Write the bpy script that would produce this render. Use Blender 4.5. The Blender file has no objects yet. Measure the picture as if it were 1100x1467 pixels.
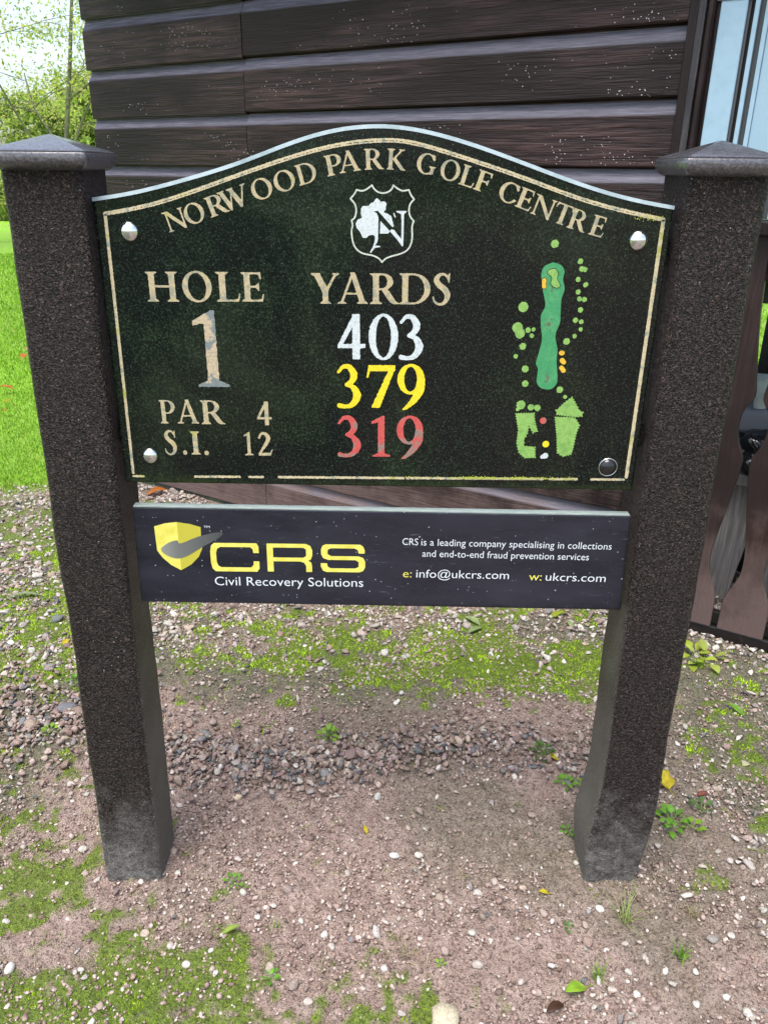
import bpy, bmesh, math, random, json
import numpy as np
from mathutils import Vector, Matrix, noise
S = bpy.context.scene
R = math.radians
random.seed(7); rng = np.random.default_rng(11)

# ---------------------------------------------------------------- camera
cam = bpy.data.cameras.new('camera'); cam_ob = bpy.data.objects.new('camera', cam)
S.collection.objects.link(cam_ob); S.camera = cam_ob
yaw, pit, rol = 0.00351, 0.40638, 0.00955
f = Vector((math.sin(yaw)*math.cos(pit), math.cos(yaw)*math.cos(pit), -math.sin(pit)))
r = Vector((math.cos(yaw), -math.sin(yaw), 0)); u = r.cross(f)
r2 = math.cos(rol)*r+math.sin(rol)*u; u2 = -math.sin(rol)*r+math.cos(rol)*u
M = Matrix((r2, u2, -f)).transposed().to_4x4(); M.translation = Vector((0.00715, -1.25275, 1.41332))
cam_ob.matrix_world = M
cam.sensor_fit = 'VERTICAL'; cam.sensor_height = 36; cam.lens = 1134.49/1467*36
cam.clip_start = 0.05; cam.clip_end = 1000
# ---------------------------------------------------------------- light
w = bpy.data.worlds.new('World'); S.world = w; w.use_nodes = True
wn = w.node_tree; bg = wn.nodes['Background']
sky = wn.nodes.new('ShaderNodeTexSky'); sky.sky_type = 'NISHITA'; sky.sun_disc = False
SUN_EL, SUN_AZ = R(70), R(205)       # azimuth clockwise from +Y
sky.sun_elevation = SUN_EL; sky.sun_rotation = SUN_AZ
sky.air_density = 1.0; sky.dust_density = 3.0; sky.ozone_density = 1.0
# thin bright overcast: the blue of the clear sky is mostly whitened by cloud
hs = wn.nodes.new('ShaderNodeHueSaturation'); hs.inputs['Saturation'].default_value = 0.75
wn.links.new(sky.outputs[0], hs.inputs['Color']); wn.links.new(hs.outputs[0], bg.inputs['Color'])
bg.inputs['Strength'].default_value = 0.135
sl = bpy.data.lights.new('sun', 'SUN'); sl.energy = 1.5; sl.angle = R(38); sl.color = (1, .96, .9)
so = bpy.data.objects.new('sun', sl); S.collection.objects.link(so)
d = Vector((math.sin(SUN_AZ)*math.cos(SUN_EL), math.cos(SUN_AZ)*math.cos(SUN_EL), math.sin(SUN_EL)))
so.rotation_euler = d.to_track_quat('Z', 'Y').to_euler(); so.location = d*30
S.view_settings.view_transform = 'Standard'; S.view_settings.look = 'None'
S.view_settings.exposure = 1.35; S.view_settings.gamma = 1
try: S.view_settings.use_curve_mapping = False
except Exception: pass
S.render.engine = 'CYCLES'

# ---------------------------------------------------------------- helpers
COL = S.collection
def tag(o, label=None, cat=None, group=None, kind=None):
    if label: o['label'] = label
    if cat: o['category'] = cat
    if group: o['group'] = group
    if kind: o['kind'] = kind
    return o
def link(o, parent=None):
    COL.objects.link(o)
    if parent is not None: o.parent = parent
    return o
def empty(name, loc=(0, 0, 0), rz=0):
    o = bpy.data.objects.new(name, None); o.empty_display_size = .05
    o.location = loc; o.rotation_euler = (0, 0, rz); return link(o)
def mesh(name, V, F, mat, parent=None, smooth=False, col=None):
    """V (n,3) array, F list of faces or int array (m,3)/(m,4)"""
    me = bpy.data.meshes.new(name)
    V = np.asarray(V, dtype=np.float32)
    if isinstance(F, np.ndarray):
        m, k = F.shape
        me.vertices.add(len(V)); me.vertices.foreach_set('co', V.ravel())
        me.loops.add(m*k); me.loops.foreach_set('vertex_index', F.astype(np.int32).ravel())
        me.polygons.add(m); me.polygons.foreach_set('loop_start', np.arange(0, m*k, k, dtype=np.int32))
        me.update(calc_edges=True)
    else:
        me.from_pydata(V.tolist(), [], F); me.update()
    if col is not None:
        a = me.color_attributes.new('Col', 'FLOAT_COLOR', 'POINT')
        c = np.ones((len(V), 4), np.float32); c[:, :col.shape[1]] = col
        a.data.foreach_set('color', c.ravel())
    if smooth: me.polygons.foreach_set('use_smooth', np.ones(len(me.polygons), bool))
    if mat: me.materials.append(mat)
    o = bpy.data.objects.new(name, me); return link(o, parent)
def bm_obj(name, bm, mat, parent=None, smooth=False):
    me = bpy.data.meshes.new(name); bm.to_mesh(me); bm.free()
    if smooth:
        for p in me.polygons: p.use_smooth = True
    if mat: me.materials.append(mat)
    return link(bpy.data.objects.new(name, me), parent)
def box_bm(x0, x1, y0, y1, z0, z1, bev=0, seg=2):
    bm = bmesh.new(); bmesh.ops.create_cube(bm, size=1)
    for v in bm.verts:
        v.co = Vector(((x0+x1)/2+v.co.x*(x1-x0), (y0+y1)/2+v.co.y*(y1-y0), (z0+z1)/2+v.co.z*(z1-z0)))
    if bev: bmesh.ops.bevel(bm, geom=bm.edges[:], offset=bev, segments=seg, profile=.5, affect='EDGES')
    return bm
def box(name, x0, x1, y0, y1, z0, z1, mat, parent=None, bev=0): return bm_obj(name, box_bm(x0, x1, y0, y1, z0, z1, bev), mat, parent)
def prism(name, pts, y0, y1, mat, parent=None, bev=0):
    """outline pts (x,z), extruded from y0 (front) to y1"""
    bm = bmesh.new(); a = [bm.verts.new((p[0], y0, p[1])) for p in pts]; fc = bm.faces.new(a)
    e = bmesh.ops.extrude_face_region(bm, geom=[fc])
    for v in [g for g in e['geom'] if isinstance(g, bmesh.types.BMVert)]: v.co.y = y1
    bmesh.ops.recalc_face_normals(bm, faces=bm.faces[:])
    if bev:
        ed = [x for x in bm.edges if all(abs(v.co.y-y0) < 1e-6 for v in x.verts)]
        bmesh.ops.bevel(bm, geom=ed, offset=bev, segments=2, profile=.5, affect='EDGES')
    return bm_obj(name, bm, mat, parent)
def tube_bm(bm, pts, rads, seg=6):
    rings = []
    for i, p in enumerate(pts):
        p = Vector(p); a = Vector(pts[max(i-1, 0)]); b = Vector(pts[min(i+1, len(pts)-1)])
        t = (b-a).normalized() if (b-a).length > 1e-9 else Vector((0, 0, 1))
        s = t.cross(Vector((0, 0, 1)) if abs(t.z) < .9 else Vector((1, 0, 0))).normalized(); q = t.cross(s)
        rings.append([bm.verts.new(p+(s*math.cos(k/seg*2*math.pi)+q*math.sin(k/seg*2*math.pi))*rads[i]) for k in range(seg)])
    for i in range(len(rings)-1):
        for k in range(seg):
            bm.faces.new((rings[i][k], rings[i][(k+1) % seg], rings[i+1][(k+1) % seg], rings[i+1][k]))
    bm.faces.new(rings[-1])

# ---- materials
def mat(name, col=(.5, .5, .5), rough=.6, spec=.5, metal=0, **kw):
    m = bpy.data.materials.new(name); m.use_nodes = True
    b = m.node_tree.nodes['Principled BSDF']
    b.inputs['Base Color'].default_value = (*col, 1); b.inputs['Roughness'].default_value = rough
    b.inputs['Specular IOR Level'].default_value = spec; b.inputs['Metallic'].default_value = metal
    for k, v in kw.items(): b.inputs[k.replace('_', ' ')].default_value = v
    return m
class NT:
    def __init__(s, m): s.t = m.node_tree; s.b = s.t.nodes['Principled BSDF']; s.tc = s.t.nodes.new('ShaderNodeTexCoord')
    def n(s, ty, **kw):
        x = s.t.nodes.new(ty)
        for k, v in kw.items():
            if k in x.inputs.keys(): x.inputs[k].default_value = v
            else: setattr(x, k, v)
        return x
    def l(s, a, b): s.t.links.new(a, b)
    def coord(s, scale=(1, 1, 1), rnd=False, obj=True):
        mp = s.n('ShaderNodeMapping'); mp.inputs['Scale'].default_value = scale
        s.l(s.tc.outputs['Object' if obj else 'Generated'], mp.inputs['Vector'])
        if rnd:
            oi = s.n('ShaderNodeObjectInfo'); mm = s.n('ShaderNodeMath', operation='MULTIPLY'); mm.inputs[1].default_value = 50
            s.l(oi.outputs['Random'], mm.inputs[0]); s.l(mm.outputs[0], mp.inputs['Location'])
        return mp.outputs[0]
    def noise(s, sc, det=4, rough=.55, vec=None, dist=0):
        x = s.n('ShaderNodeTexNoise'); x.inputs['Scale'].default_value = sc; x.inputs['Detail'].default_value = det
        x.inputs['Roughness'].default_value = rough; x.inputs['Distortion'].default_value = dist
        s.l(vec if vec is not None else s.tc.outputs['Object'], x.inputs['Vector']); return x.outputs['Fac']
    def vor(s, sc, vec=None, feat='F1', out='Distance'):
        x = s.n('ShaderNodeTexVoronoi', feature=feat); x.inputs['Scale'].default_value = sc
        s.l(vec if vec is not None else s.tc.outputs['Object'], x.inputs['Vector']); return x.outputs[out]
    def ramp(s, fac, stops):
        x = s.n('ShaderNodeValToRGB'); e = x.color_ramp.elements
        while len(e) < len(stops): e.new(.5)
        for i, (p, c) in enumerate(stops):
            e[i].position = p; c = c if isinstance(c, tuple) else (c, c, c); e[i].color = (*c, 1)
        s.l(fac, x.inputs[0]); return x.outputs[0]
    def mix(s, fac, a, b, mode='MIX'):
        x = s.n('ShaderNodeMix', data_type='RGBA', blend_type=mode)
        for v, i in ((fac, 0), (a, 6), (b, 7)):
            if isinstance(v, (int, float)): x.inputs[i].default_value = v
            elif isinstance(v, tuple): x.inputs[i].default_value = (*v, 1)
            else: s.l(v, x.inputs[i])
        return x.outputs[2]
    def math(s, op, a, b=0):
        x = s.n('ShaderNodeMath', operation=op)
        for v, i in ((a, 0), (b, 1)):
            if isinstance(v, (int, float)): x.inputs[i].default_value = v
            else: s.l(v, x.inputs[i])
        return x.outputs[0]
    def sep(s, axis='Z', out=None):
        x = s.n('ShaderNodeSeparateXYZ'); s.l(out or s.tc.outputs['Object'], x.inputs[0]); return x.outputs[axis]
    def col(s, c): s.l(c, s.b.inputs['Base Color'])
    def rough(s, c): s.l(c, s.b.inputs['Roughness'])
    def bump(s, h, strength=.5, dist=.01, prev=None):
        x = s.n('ShaderNodeBump'); x.inputs['Strength'].default_value = strength; x.inputs['Distance'].default_value = dist
        s.l(h, x.inputs['Height'])
        if prev is not None: s.l(prev, x.inputs['Normal'])
        s.l(x.outputs[0], s.b.inputs['Normal']); return x.outputs[0]

def wood_paint(name, base, lite, axis='X', rough=.42, splash=0, bevel=0):
    m = mat(name, base, rough); t = NT(m)
    sc = {'X': (1.3, 26, 26), 'Z': (26, 26, 1.3)}[axis]
    v = t.coord(sc, rnd=True); g = t.noise(3.2, 7, .62, v, .6); g2 = t.noise(9, 4, .6, v)
    big = t.noise(2.2, 3, .5, t.coord((1, 1, 2), rnd=True))
    c = t.mix(t.ramp(g, [(.44, 0.), (.64, 1.)]), base, lite); t.b.inputs['Specular IOR Level'].default_value = .32
    c = t.mix(t.ramp(big, [(.42, 0.), (.62, 1.)]), c, tuple(x*.6 for x in base))
    oi = t.n('ShaderNodeObjectInfo'); c = t.mix(1., c, t.ramp(oi.outputs['Random'], [(0., (.78, .80, .82)), (1., (1.3, 1.22, 1.16))]), 'MULTIPLY')
    sp = t.ramp(t.noise(330, 1, .5), [(.73, 0.), (.78, 1.)])
    sp = t.math('MULTIPLY', sp, t.ramp(t.noise(5, 2), [(.5, 0.), (.62, 1.)]))
    if bevel:      # sky sheen put into the colour of each board's slightly weathered top bevel
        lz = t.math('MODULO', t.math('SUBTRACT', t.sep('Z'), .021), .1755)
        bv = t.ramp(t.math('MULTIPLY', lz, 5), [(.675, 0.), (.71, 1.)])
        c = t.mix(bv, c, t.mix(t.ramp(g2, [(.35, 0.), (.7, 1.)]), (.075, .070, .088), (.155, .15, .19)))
    if splash:
        zz = t.ramp(t.math('ADD', t.math('MULTIPLY', t.sep('Z'), -1.3), t.math('MULTIPLY', t.noise(7, 5, .65), 1.3)), [(.05, 0.), (.55, .9)])
        c = t.mix(zz, c, t.mix(t.noise(300, 3, .8), (.075, .045, .04), (.20, .145, .135)))
    t.col(c)
    t.rough(t.ramp(big, [(.35, rough-.08), (.65, rough+.16)]))
    wv = t.math('ADD', t.math('MULTIPLY', g, 1.), t.math('MULTIPLY', g2, .45))
    b = t.bump(wv, 1., .0042); t.bump(t.noise(400, 2, .6), .35, .001, b)
    return m
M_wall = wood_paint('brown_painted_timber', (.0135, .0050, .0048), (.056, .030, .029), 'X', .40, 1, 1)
M_trim = wood_paint('brown_painted_trim', (.017, .0075, .007), (.036, .020, .019), 'Z', .34)
M_bal = wood_paint('brown_baluster_paint', (.027, .0155, .0145), (.044, .029, .028), 'Z', .42, 1)
M_bench = wood_paint('grey_weathered_wood', (.17, .165, .16), (.30, .29, .28), 'Z', .7)

# recycled plastic of the posts: pebbled, with dust and algae towards the ground
def post_mat(name='brown_recycled_plastic', k=1):
    m = mat(name, (.02, .014, .012), .38, .35); t = NT(m)
    g = t.noise(225, 2.5, .6, dist=1.2); big = t.noise(7, 3)
    c = t.mix(t.ramp(g, [(.50, 0.), (.64, 1.)]), (.0055, .0030, .0026), (.076, .051, .045))
    z = t.sep('Z'); x = t.math('ABSOLUTE', t.sep('X'))
    dust = t.math('ADD', t.math('MULTIPLY', z, -2.0), t.math('MULTIPLY', t.noise(14, 6, .7), 1.1))
    dmask = t.math('MULTIPLY', t.ramp(dust, [(.05, 0.), (.55, .95)]), t.ramp(t.noise(60, 5, .75), [(.32, .15), (.6, 1.)]))
    c = t.mix(dmask, c, t.mix(t.noise(160, 3), (.15, .148, .135), (.42, .41, .38)))
    # green-grey film on the side that faces the other post
    side = t.ramp(t.math('ADD', t.math('MULTIPLY', z, -1.1), t.math('ADD', t.noise(9, 4), .42)), [(.12, 0.), (.62, .75)])
    geo = t.n('ShaderNodeNewGeometry'); sx = t.n('ShaderNodeSeparateXYZ'); t.l(geo.outputs['Normal'], sx.inputs[0])
    sm = t.ramp(t.math('ABSOLUTE', sx.outputs[0]), [(.6, 0.), (.95, 1.)])
    c = t.mix(t.math('MULTIPLY', side, sm), c, (.145, .14, .115))
    sp = t.ramp(t.noise(190, 1, .4), [(.765, 0.), (.80, 1.)]); c = t.mix(sp, c, (.42, .42, .40)); t.col(c)
    t.rough(t.ramp(dust, [(.0, .33), (.5, .7)]))
    h = t.ramp(g, [(.25, 0.), (.75, 1.)])
    b = t.bump(h, 1., .0055); t.bump(big, .3, .008, b)
    return m
M_post = post_mat()
M_cap = mat('brown_plastic_cap', (.030, .025, .027), .34, .6, 0, Coat_Weight=1., Coat_Roughness=.16); t = NT(M_cap)
g = t.noise(240, 2, .6, dist=.8); b = t.bump(g, .35, .0015); t.bump(t.noise(14, 3), .15, .006, b)
t.col(t.mix(t.ramp(g, [(.4, 0.), (.7, 1.)]), (.035, .032, .036), (.12, .115, .13)))

M_board = mat('dark_green_granite_board', (.008, .014, .011), .16, .3); t = NT(M_board)
g = t.noise(240, 4, .8); g2 = t.noise(430, 1, .5); al = t.noise(4.2, 6, .66, dist=.6); al2 = t.noise(2.1, 3, .5)
fleck = t.ramp(g, [(.50, 0.), (.66, 1.)]); film = t.ramp(al, [(.46, .0), (.62, 1.)])
c = t.mix(fleck, (.0008, .0034, .0030), (.014, .030, .022))
c = t.mix(t.math('MULTIPLY', film, .8), c, t.mix(fleck, (.0038, .013, .0048), (.050, .086, .034)))
c = t.mix(t.math('MULTIPLY', t.ramp(al2, [(.45, 0.), (.6, 1.)]), .35), c, (.011, .009, .0085))
pale = t.ramp(g2, [(.67, 0.), (.73, 1.)]); c = t.mix(t.math('MULTIPLY', pale, .5), c, (.16, .20, .15))
# algae gathers along the lower edge
zz = t.sep('Z'); ed = t.ramp(t.math('ADD', t.math('MULTIPLY', t.math('SUBTRACT', zz, .905), -16), t.math('MULTIPLY', t.noise(20, 5, .7), 1.15)), [(.25, 0.), (.7, 1.)])
c = t.mix(t.math('MULTIPLY', ed, .7), c, t.mix(g, (.008, .018, .006), (.05, .075, .018)))
t.col(c); t.rough(t.math('ADD', t.math('MULTIPLY', film, .28), .07)); t.bump(t.noise(500, 2), .08, .0006)

M_panel = mat('charcoal_printed_panel', (.020, .022, .032), .27, .45); t = NT(M_panel)
g = t.noise(6, 5, .6, t.coord((1, 1, 3))); sc = t.noise(120, 2, .6, t.coord((.22, 1, 2.4)))
c = t.mix(t.ramp(g, [(.35, 0.), (.7, 1.)]), (.011, .012, .020), (.024, .026, .038))
c = t.mix(t.math('MULTIPLY', t.ramp(sc, [(.68, 0.), (.76, 1.)]), .3), c, (.16, .19, .22))
sp = t.ramp(t.noise(200, 1, .4), [(.74, 0.), (.775, 1.)]); c = t.mix(sp, c, (.45, .5, .5))
bz = t.ramp(t.math('ADD', t.math('MULTIPLY', t.math('SUBTRACT', t.sep('Z'), .672), -50), t.noise(12, 4)), [(.3, 0.), (.55, 1.)])
c = t.mix(bz, c, (.008, .009, .014)); t.col(c); t.rough(t.math('ADD', t.math('MULTIPLY', g, .25), .16))
M_pedge = mat('panel_top_edge', (.30, .36, .34), .4); t = NT(M_pedge)
t.col(t.mix(t.noise(40, 5, .7, t.coord((1, 6, 6))), (.10, .13, .12), (.46, .54, .50)))

def paint(name, c, c2, thr=(.5, .6), sc=60, rough=.45, moss=0):
    m = mat(name, c, rough); t = NT(m)
    g = t.noise(sc, 4, .6); v = t.ramp(g, [(thr[0], 0.), (thr[1], 1.)]); k = t.mix(v, c, c2)
    k = t.mix(t.ramp(t.noise(320, 3, .7), [(.45, 0.), (.75, .6)]), k, tuple(x*.4 for x in c))
    if moss: k = t.mix(t.math('MULTIPLY', t.ramp(t.noise(22, 5, .7), [(.60, 0.), (.68, 1.)]), moss), k, (.32, .36, .03))
    t.col(k); t.bump(t.noise(500, 2), .3, .0006); return m
M_gilt = paint('worn_gilt_paint', (.50, .42, .25), (.30, .31, .22), (.50, .62), 90, .42, .8)
M_bordr = paint('worn_gilt_border', (.58, .50, .31), (.27, .31, .24), (.55, .62), 70, .45, .85)
M_one = paint('flaking_gilt_over_grey', (.20, .235, .235), (.52, .43, .28), (.52, .55), 17, .4)
M_white = paint('white_enamel', (.60, .67, .67), (.45, .52, .52), (.6, .75), 90)
M_cream = paint('cream_white_enamel', (.58, .64, .54), (.46, .52, .42), (.5, .7), 60)
M_yell = paint('yellow_enamel', (.82, .66, .02), (.66, .52, .03), (.62, .74), 70)
M_red = paint('faded_red_enamel', (.56, .09, .08), (.24, .21, .17), (.50, .62), 45)
M_fair = paint('fairway_green_enamel', (.05, .30, .115), (.09, .36, .14), (.45, .7), 80)
M_bare = paint('worn_bare_patch', (.15, .12, .08), (.07, .22, .10), (.5, .6), 120)
M_lime = paint('light_green_enamel', (.25, .46, .11), (.15, .34, .07), (.5, .7), 90, .45)
M_bunk = paint('bunker_orange_enamel', (.74, .46, .04), (.5, .32, .04), (.6, .75), 90)
M_dark = mat('dark_outline', (.01, .016, .012), .3)
M_chrome = mat('polished_chrome', (.72, .76, .78), .09, .5, 1)
M_black = mat('black_dome', (.012, .013, .014), .08, .6)
M_py = mat('print_yellow', (.74, .68, .10), .35); M_py2 = mat('print_yellow_shade', (.50, .46, .05), .35)
M_pw = mat('print_white', (.70, .76, .78), .35); M_pg = mat('print_grey', (.13, .14, .14), .35)
t = NT(M_pg); t.col(t.ramp(t.math('ADD', t.math('MULTIPLY', t.sep('X'), 7), 2.85), [(.0, (.33, .34, .30)), (.35, (.15, .16, .15)), (1., (.045, .05, .055))]))
t = NT(M_py); t.col(t.mix(t.ramp(t.noise(60, 3), [(.4, 0.), (.7, 1.)]), (.78, .73, .15), (.66, .60, .08)))

# ---------------------------------------------------------------- glyph maker: signed distances, meshed by marching squares
def spl(P, n=10):
    P = np.array(P, float); out = []
    for i in range(len(P)-1):
        p0 = P[max(i-1, 0)]; p1 = P[i]; p2 = P[i+1]; p3 = P[min(i+2, len(P)-1)]
        for k in range(n):
            s = k/n; out.append(.5*((2*p1)+(-p0+p2)*s+(2*p0-5*p1+4*p2-p3)*s*s+(-p0+3*p1-3*p2+p3)*s**3))
    out.append(P[-1]); return np.array(out)
def sd_poly(X, Y, P):
    P = np.asarray(P, float); Q = np.roll(P, -1, 0); dmin = np.full(X.shape, 1e9); ins = np.zeros(X.shape, bool)
    for (x0, y0), (x1, y1) in zip(P, Q):
        ex, ey = x1-x0, y1-y0; L = ex*ex+ey*ey
        if L < 1e-14: continue
        tt = np.clip(((X-x0)*ex+(Y-y0)*ey)/L, 0, 1); dmin = np.minimum(dmin, (X-x0-tt*ex)**2+(Y-y0-tt*ey)**2)
        if y0 != y1:
            c = ((Y >= min(y0, y1)) & (Y < max(y0, y1))); ins ^= c & (X < x0+(Y-y0)/(y1-y0)*ex)
    return np.where(ins, -1, 1)*np.sqrt(dmin)
def sd_brush(X, Y, P):
    P = spl(P, 9) if len(P) > 2 else np.array(P, float); dmin = np.full(X.shape, 1e9)
    for a, b in zip(P[:-1], P[1:]):
        ex, ey = b[0]-a[0], b[1]-a[1]; L = ex*ex+ey*ey+1e-12
        tt = np.clip(((X-a[0])*ex+(Y-a[1])*ey)/L, 0, 1)
        dmin = np.minimum(dmin, np.hypot(X-a[0]-tt*ex, Y-a[1]-tt*ey)-(a[2]+tt*(b[2]-a[2])))
    return dmin
def ell(cx, cy, rx, ry, n=28, rot=0):
    a = np.linspace(0, 2*math.pi, n, endpoint=False); x = rx*np.cos(a); y = ry*np.sin(a)
    return np.stack([cx+x*math.cos(rot)-y*math.sin(rot), cy+x*math.sin(rot)+y*math.cos(rot)], 1)
def evalops(ops, X, Y):
    D_ = np.full(X.shape, 1e9)
    for o in ops:
        k = o[0]; s = sd_brush(X, Y, o[1]) if k.endswith('b') else sd_poly(X, Y, o[1])
        D_ = np.maximum(D_, -s) if k[0] == '-' else np.minimum(D_, s)
    return D_
def polyp(*p): return ('p', list(p))
def rect(x0, y0, x1, y1, op='p'): return (op, [(x0, y0), (x1, y0), (x1, y1), (x0, y1)])
def serif(x, w_, y, up, s=.075, s2=None):
    s2 = s if s2 is None else s2; g = 1 if up else -1
    return polyp((x-s, y), (x+w_+s2, y), (x+w_+s2, y+g*.03), (x+w_+.012, y+g*.085), (x-.012, y+g*.085), (x-s, y+g*.03))
def stem(x, w_=.16, y0=0, y1=1, top=True, bot=True, s=.075):
    o = [rect(x, y0, x+w_, y1)]
    if bot: o.append(serif(x, w_, y0, True, s))
    if top: o.append(serif(x, w_, y1, False, s))
    return o
def arms(L, y, th, up):   # an arm of E, F, L, T end: a wedge
    return polyp((L[0], y-th/2), (L[1], y-th/2), (L[1], y+th/2), (L[0], y+th/2))
GL = {}
GL['I'] = (.31, stem(.075))
GL['H'] = (.86, stem(.075)+stem(.625)+[rect(.2, .475, .66, .55)])
GL['O'] = (.86, [('p', ell(.43, .5, .43, .515)), ('-p', ell(.43, .5, .265, .45, rot=.06))])
GL['L'] = (.60, stem(.075)+[rect(.2, 0, .55, .065), polyp((.42, 0), (.555, 0), (.60, .27), (.56, .27), (.53, .1), (.40, .06))])
E_ = stem(.075)+[rect(.2, .935, .52, 1), polyp((.41, 1), (.525, 1), (.535, .76), (.50, .76), (.47, .91), (.38, .94)),
                 rect(.2, .475, .44, .545), polyp((.38, .475), (.45, .37), (.475, .37), (.475, .65), (.45, .65), (.38, .545))]
GL['F'] = (.56, E_)
GL['E'] = (.60, E_+[rect(.2, 0, .55, .065), polyp((.42, 0), (.555, 0), (.60, .26), (.56, .26), (.53, .1), (.40, .06))])
GL['T'] = (.74, stem(.29, top=False)+[rect(.04, .93, .70, 1), polyp((.03, 1), (.16, 1), (.19, .94), (.08, .91), (.04, .73), (0, .73)),
                 polyp((.71, 1), (.58, 1), (.55, .94), (.66, .91), (.70, .73), (.74, .73))])
GL['N'] = (.90, [rect(.12, 0, .185, .95), serif(.12, .065, 0, True), rect(.73, .1, .795, 1), serif(.73, .065, 1, False),
                 polyp((0, 1), (.24, 1), (.80, .13), (.80, -.02), (.73, -.02), (.12, .90), (0, .965))])
bowl = lambda x, y0, y1, rx, t_, h_: [('p', [(x, y1)]+list(ell(x, (y0+y1)/2, rx, (y1-y0)/2, 32)[24:])+list(ell(x, (y0+y1)/2, rx, (y1-y0)/2, 32)[:9])),
                                      ('-p', [(x-.01, y0+h_), (x-.01, y1-h_)]+list(ell(x, (y0+y1)/2, rx-t_, (y1-y0)/2-h_, 32)[24:][::1])+list(ell(x, (y0+y1)/2, rx-t_, (y1-y0)/2-h_, 32)[:9]))]
def bowl(x, y0, y1, rx, t_, h_):
    a = np.linspace(-math.pi/2, math.pi/2, 20); cy = (y0+y1)/2; ry = (y1-y0)/2
    o = [(x-.2, y0)]+[(x+rx*math.cos(q), cy+ry*math.sin(q)) for q in a]+[(x-.2, y1)]
    i = [(x-.2, y0+h_)]+[(x+(rx-t_)*math.cos(q), cy+(ry-h_)*math.sin(q)) for q in a]+[(x-.2, y1-h_)]
    return [('p', o), ('-p', i)]
GL['P'] = (.62, bowl(.32, .42, 1, .30, .155, .06)+stem(.075))
GL['R'] = (.76, bowl(.32, .46, 1, .29, .155, .06)+stem(.075)+[polyp((.30, .48), (.46, .50), (.70, .07), (.78, .03), (.78, 0), (.60, 0), (.50, .10))])
GL['D'] = (.84, bowl(.36, 0, 1, .47, .16, .06)+stem(.075))
GL['A'] = (.86, [polyp((.36, 1.02), (.50, 1.02), (.80, .03), (.63, .03)), polyp((.40, 1.0), (.44, .90), (.15, .03), (.08, .03)), rect(.22, .30, .66, .36),
                 serif(.09, .07, 0, True, .09), serif(.63, .16, 0, True, .07)])
GL['Y'] = (.80, stem(.32, y1=.5, top=False)+[polyp((.05, 1), (.24, 1), (.48, .48), (.48, .38), (.32, .38)), polyp((.68, 1), (.75, 1), (.48, .42), (.40, .46)),
                 serif(.05, .17, 1, False, .05), serif(.67, .07, 1, False, .07)])
GL['W'] = (1.2, [polyp((.06, 1), (.23, 1), (.43, .2), (.37, -.03), (.31, -.03)), polyp((.55, .95), (.60, .95), (.38, -.03), (.33, .02)),
                 polyp((.45, 1), (.62, 1), (.86, .2), (.80, -.03), (.73, -.03)), polyp((1.05, 1), (1.11, 1), (.81, -.03), (.76, .02)),
                 serif(.06, .17, 1, False, .06), serif(.45, .17, 1, False, .05), serif(1.04, .07, 1, False, .07)])
GL['K'] = (.80, stem(.075)+[polyp((.2, .47), (.58, 1), (.66, 1), (.33, .50)), polyp((.24, .50), (.36, .60), (.74, .06), (.80, .03), (.80, 0), (.60, 0)), serif(.55, .1, 1, False, .07)])
C_ = [('p', ell(.43, .5, .43, .515)), ('-p', ell(.45, .5, .27, .45)), ('-p', [(.60, .30), (1, .22), (1, .80), (.60, .72)]),
      polyp((.72, .70), (.76, .70), (.765, .95), (.60, 1.0), (.66, .88))]
GL['C'] = (.78, C_+[polyp((.60, .07), (.79, .20), (.77, .26), (.60, .12))])
GL['G'] = (.84, C_+stem(.63, .15, 0.06, .42, bot=False)+[rect(.5, .02, .70, .09)])
GL['S'] = (.56, [('b', [(.47, .80, .03), (.36, .95, .035), (.20, .93, .055), (.12, .78, .075), (.22, .62, .085), (.38, .48, .09), (.45, .30, .08), (.38, .10, .055), (.22, .035, .035), (.08, .13, .03), (.045, .26, .022)]),
                 polyp((.46, .70), (.50, .70), (.50, 1.0), (.46, .97), (.44, .82))])
GL['.'] = (.2, [('p', ell(.1, .1, .1, .1))])
GL['1'] = (.50, [rect(.17, 0, .34, .9), polyp((0, .87), (0, .81), (.17, .845), (.17, .5), (.34, .5), (.34, 1.01), (.29, 1.01)), serif(.17, .17, 0, True, .15)])
GL['4'] = (.62, [rect(.33, 0, .50, 1), polyp((.36, 1.0), (.5, 1.0), (.12, .34), (.5, .34), (.5, .25), (0, .25), (0, .31)), rect(.3, .25, .62, .345)])
GL['0'] = (.64, [('p', ell(.32, .5, .32, .515)), ('-p', ell(.32, .5, .165, .455))])
GL['2'] = (.60, [('b', [(.08, .76, .04), (.16, .92, .045), (.30, .94, .06), (.42, .82, .08), (.42, .66, .08), (.30, .44, .065), (.10, .14, .04)]), rect(.03, 0, .52, .12),
                 polyp((.03, 0), (.14, .16), (.09, .16)), polyp((.50, 0), (.6, .26), (.56, .26), (.48, .12), (.42, .1))])
GL['3'] = (.58, [('b', [(.05, .82, .03), (.16, .94, .045), (.30, .93, .06), (.40, .78, .08), (.36, .63, .065), (.22, .545, .035)]),
                 ('b', [(.22, .545, .035), (.38, .48, .06), (.47, .30, .09), (.38, .11, .065), (.22, .045, .045), (.06, .07, .055)])])
GL['7'] = (.58, [rect(.06, .86, .56, 1), polyp((.58, 1), (.56, .93), (.26, 0), (.09, 0), (.43, .88)), polyp((0, .70), (.03, .70), (.08, .88), (.1, 1), (.04, 1))])
GL['9'] = (.60, [('p', ell(.29, .67, .29, .345)), ('-p', ell(.28, .67, .135, .28)),
                 ('b', [(.50, .66, .085), (.48, .42, .09), (.36, .20, .07), (.22, .05, .045), (.13, -.01, .02)])])
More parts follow.
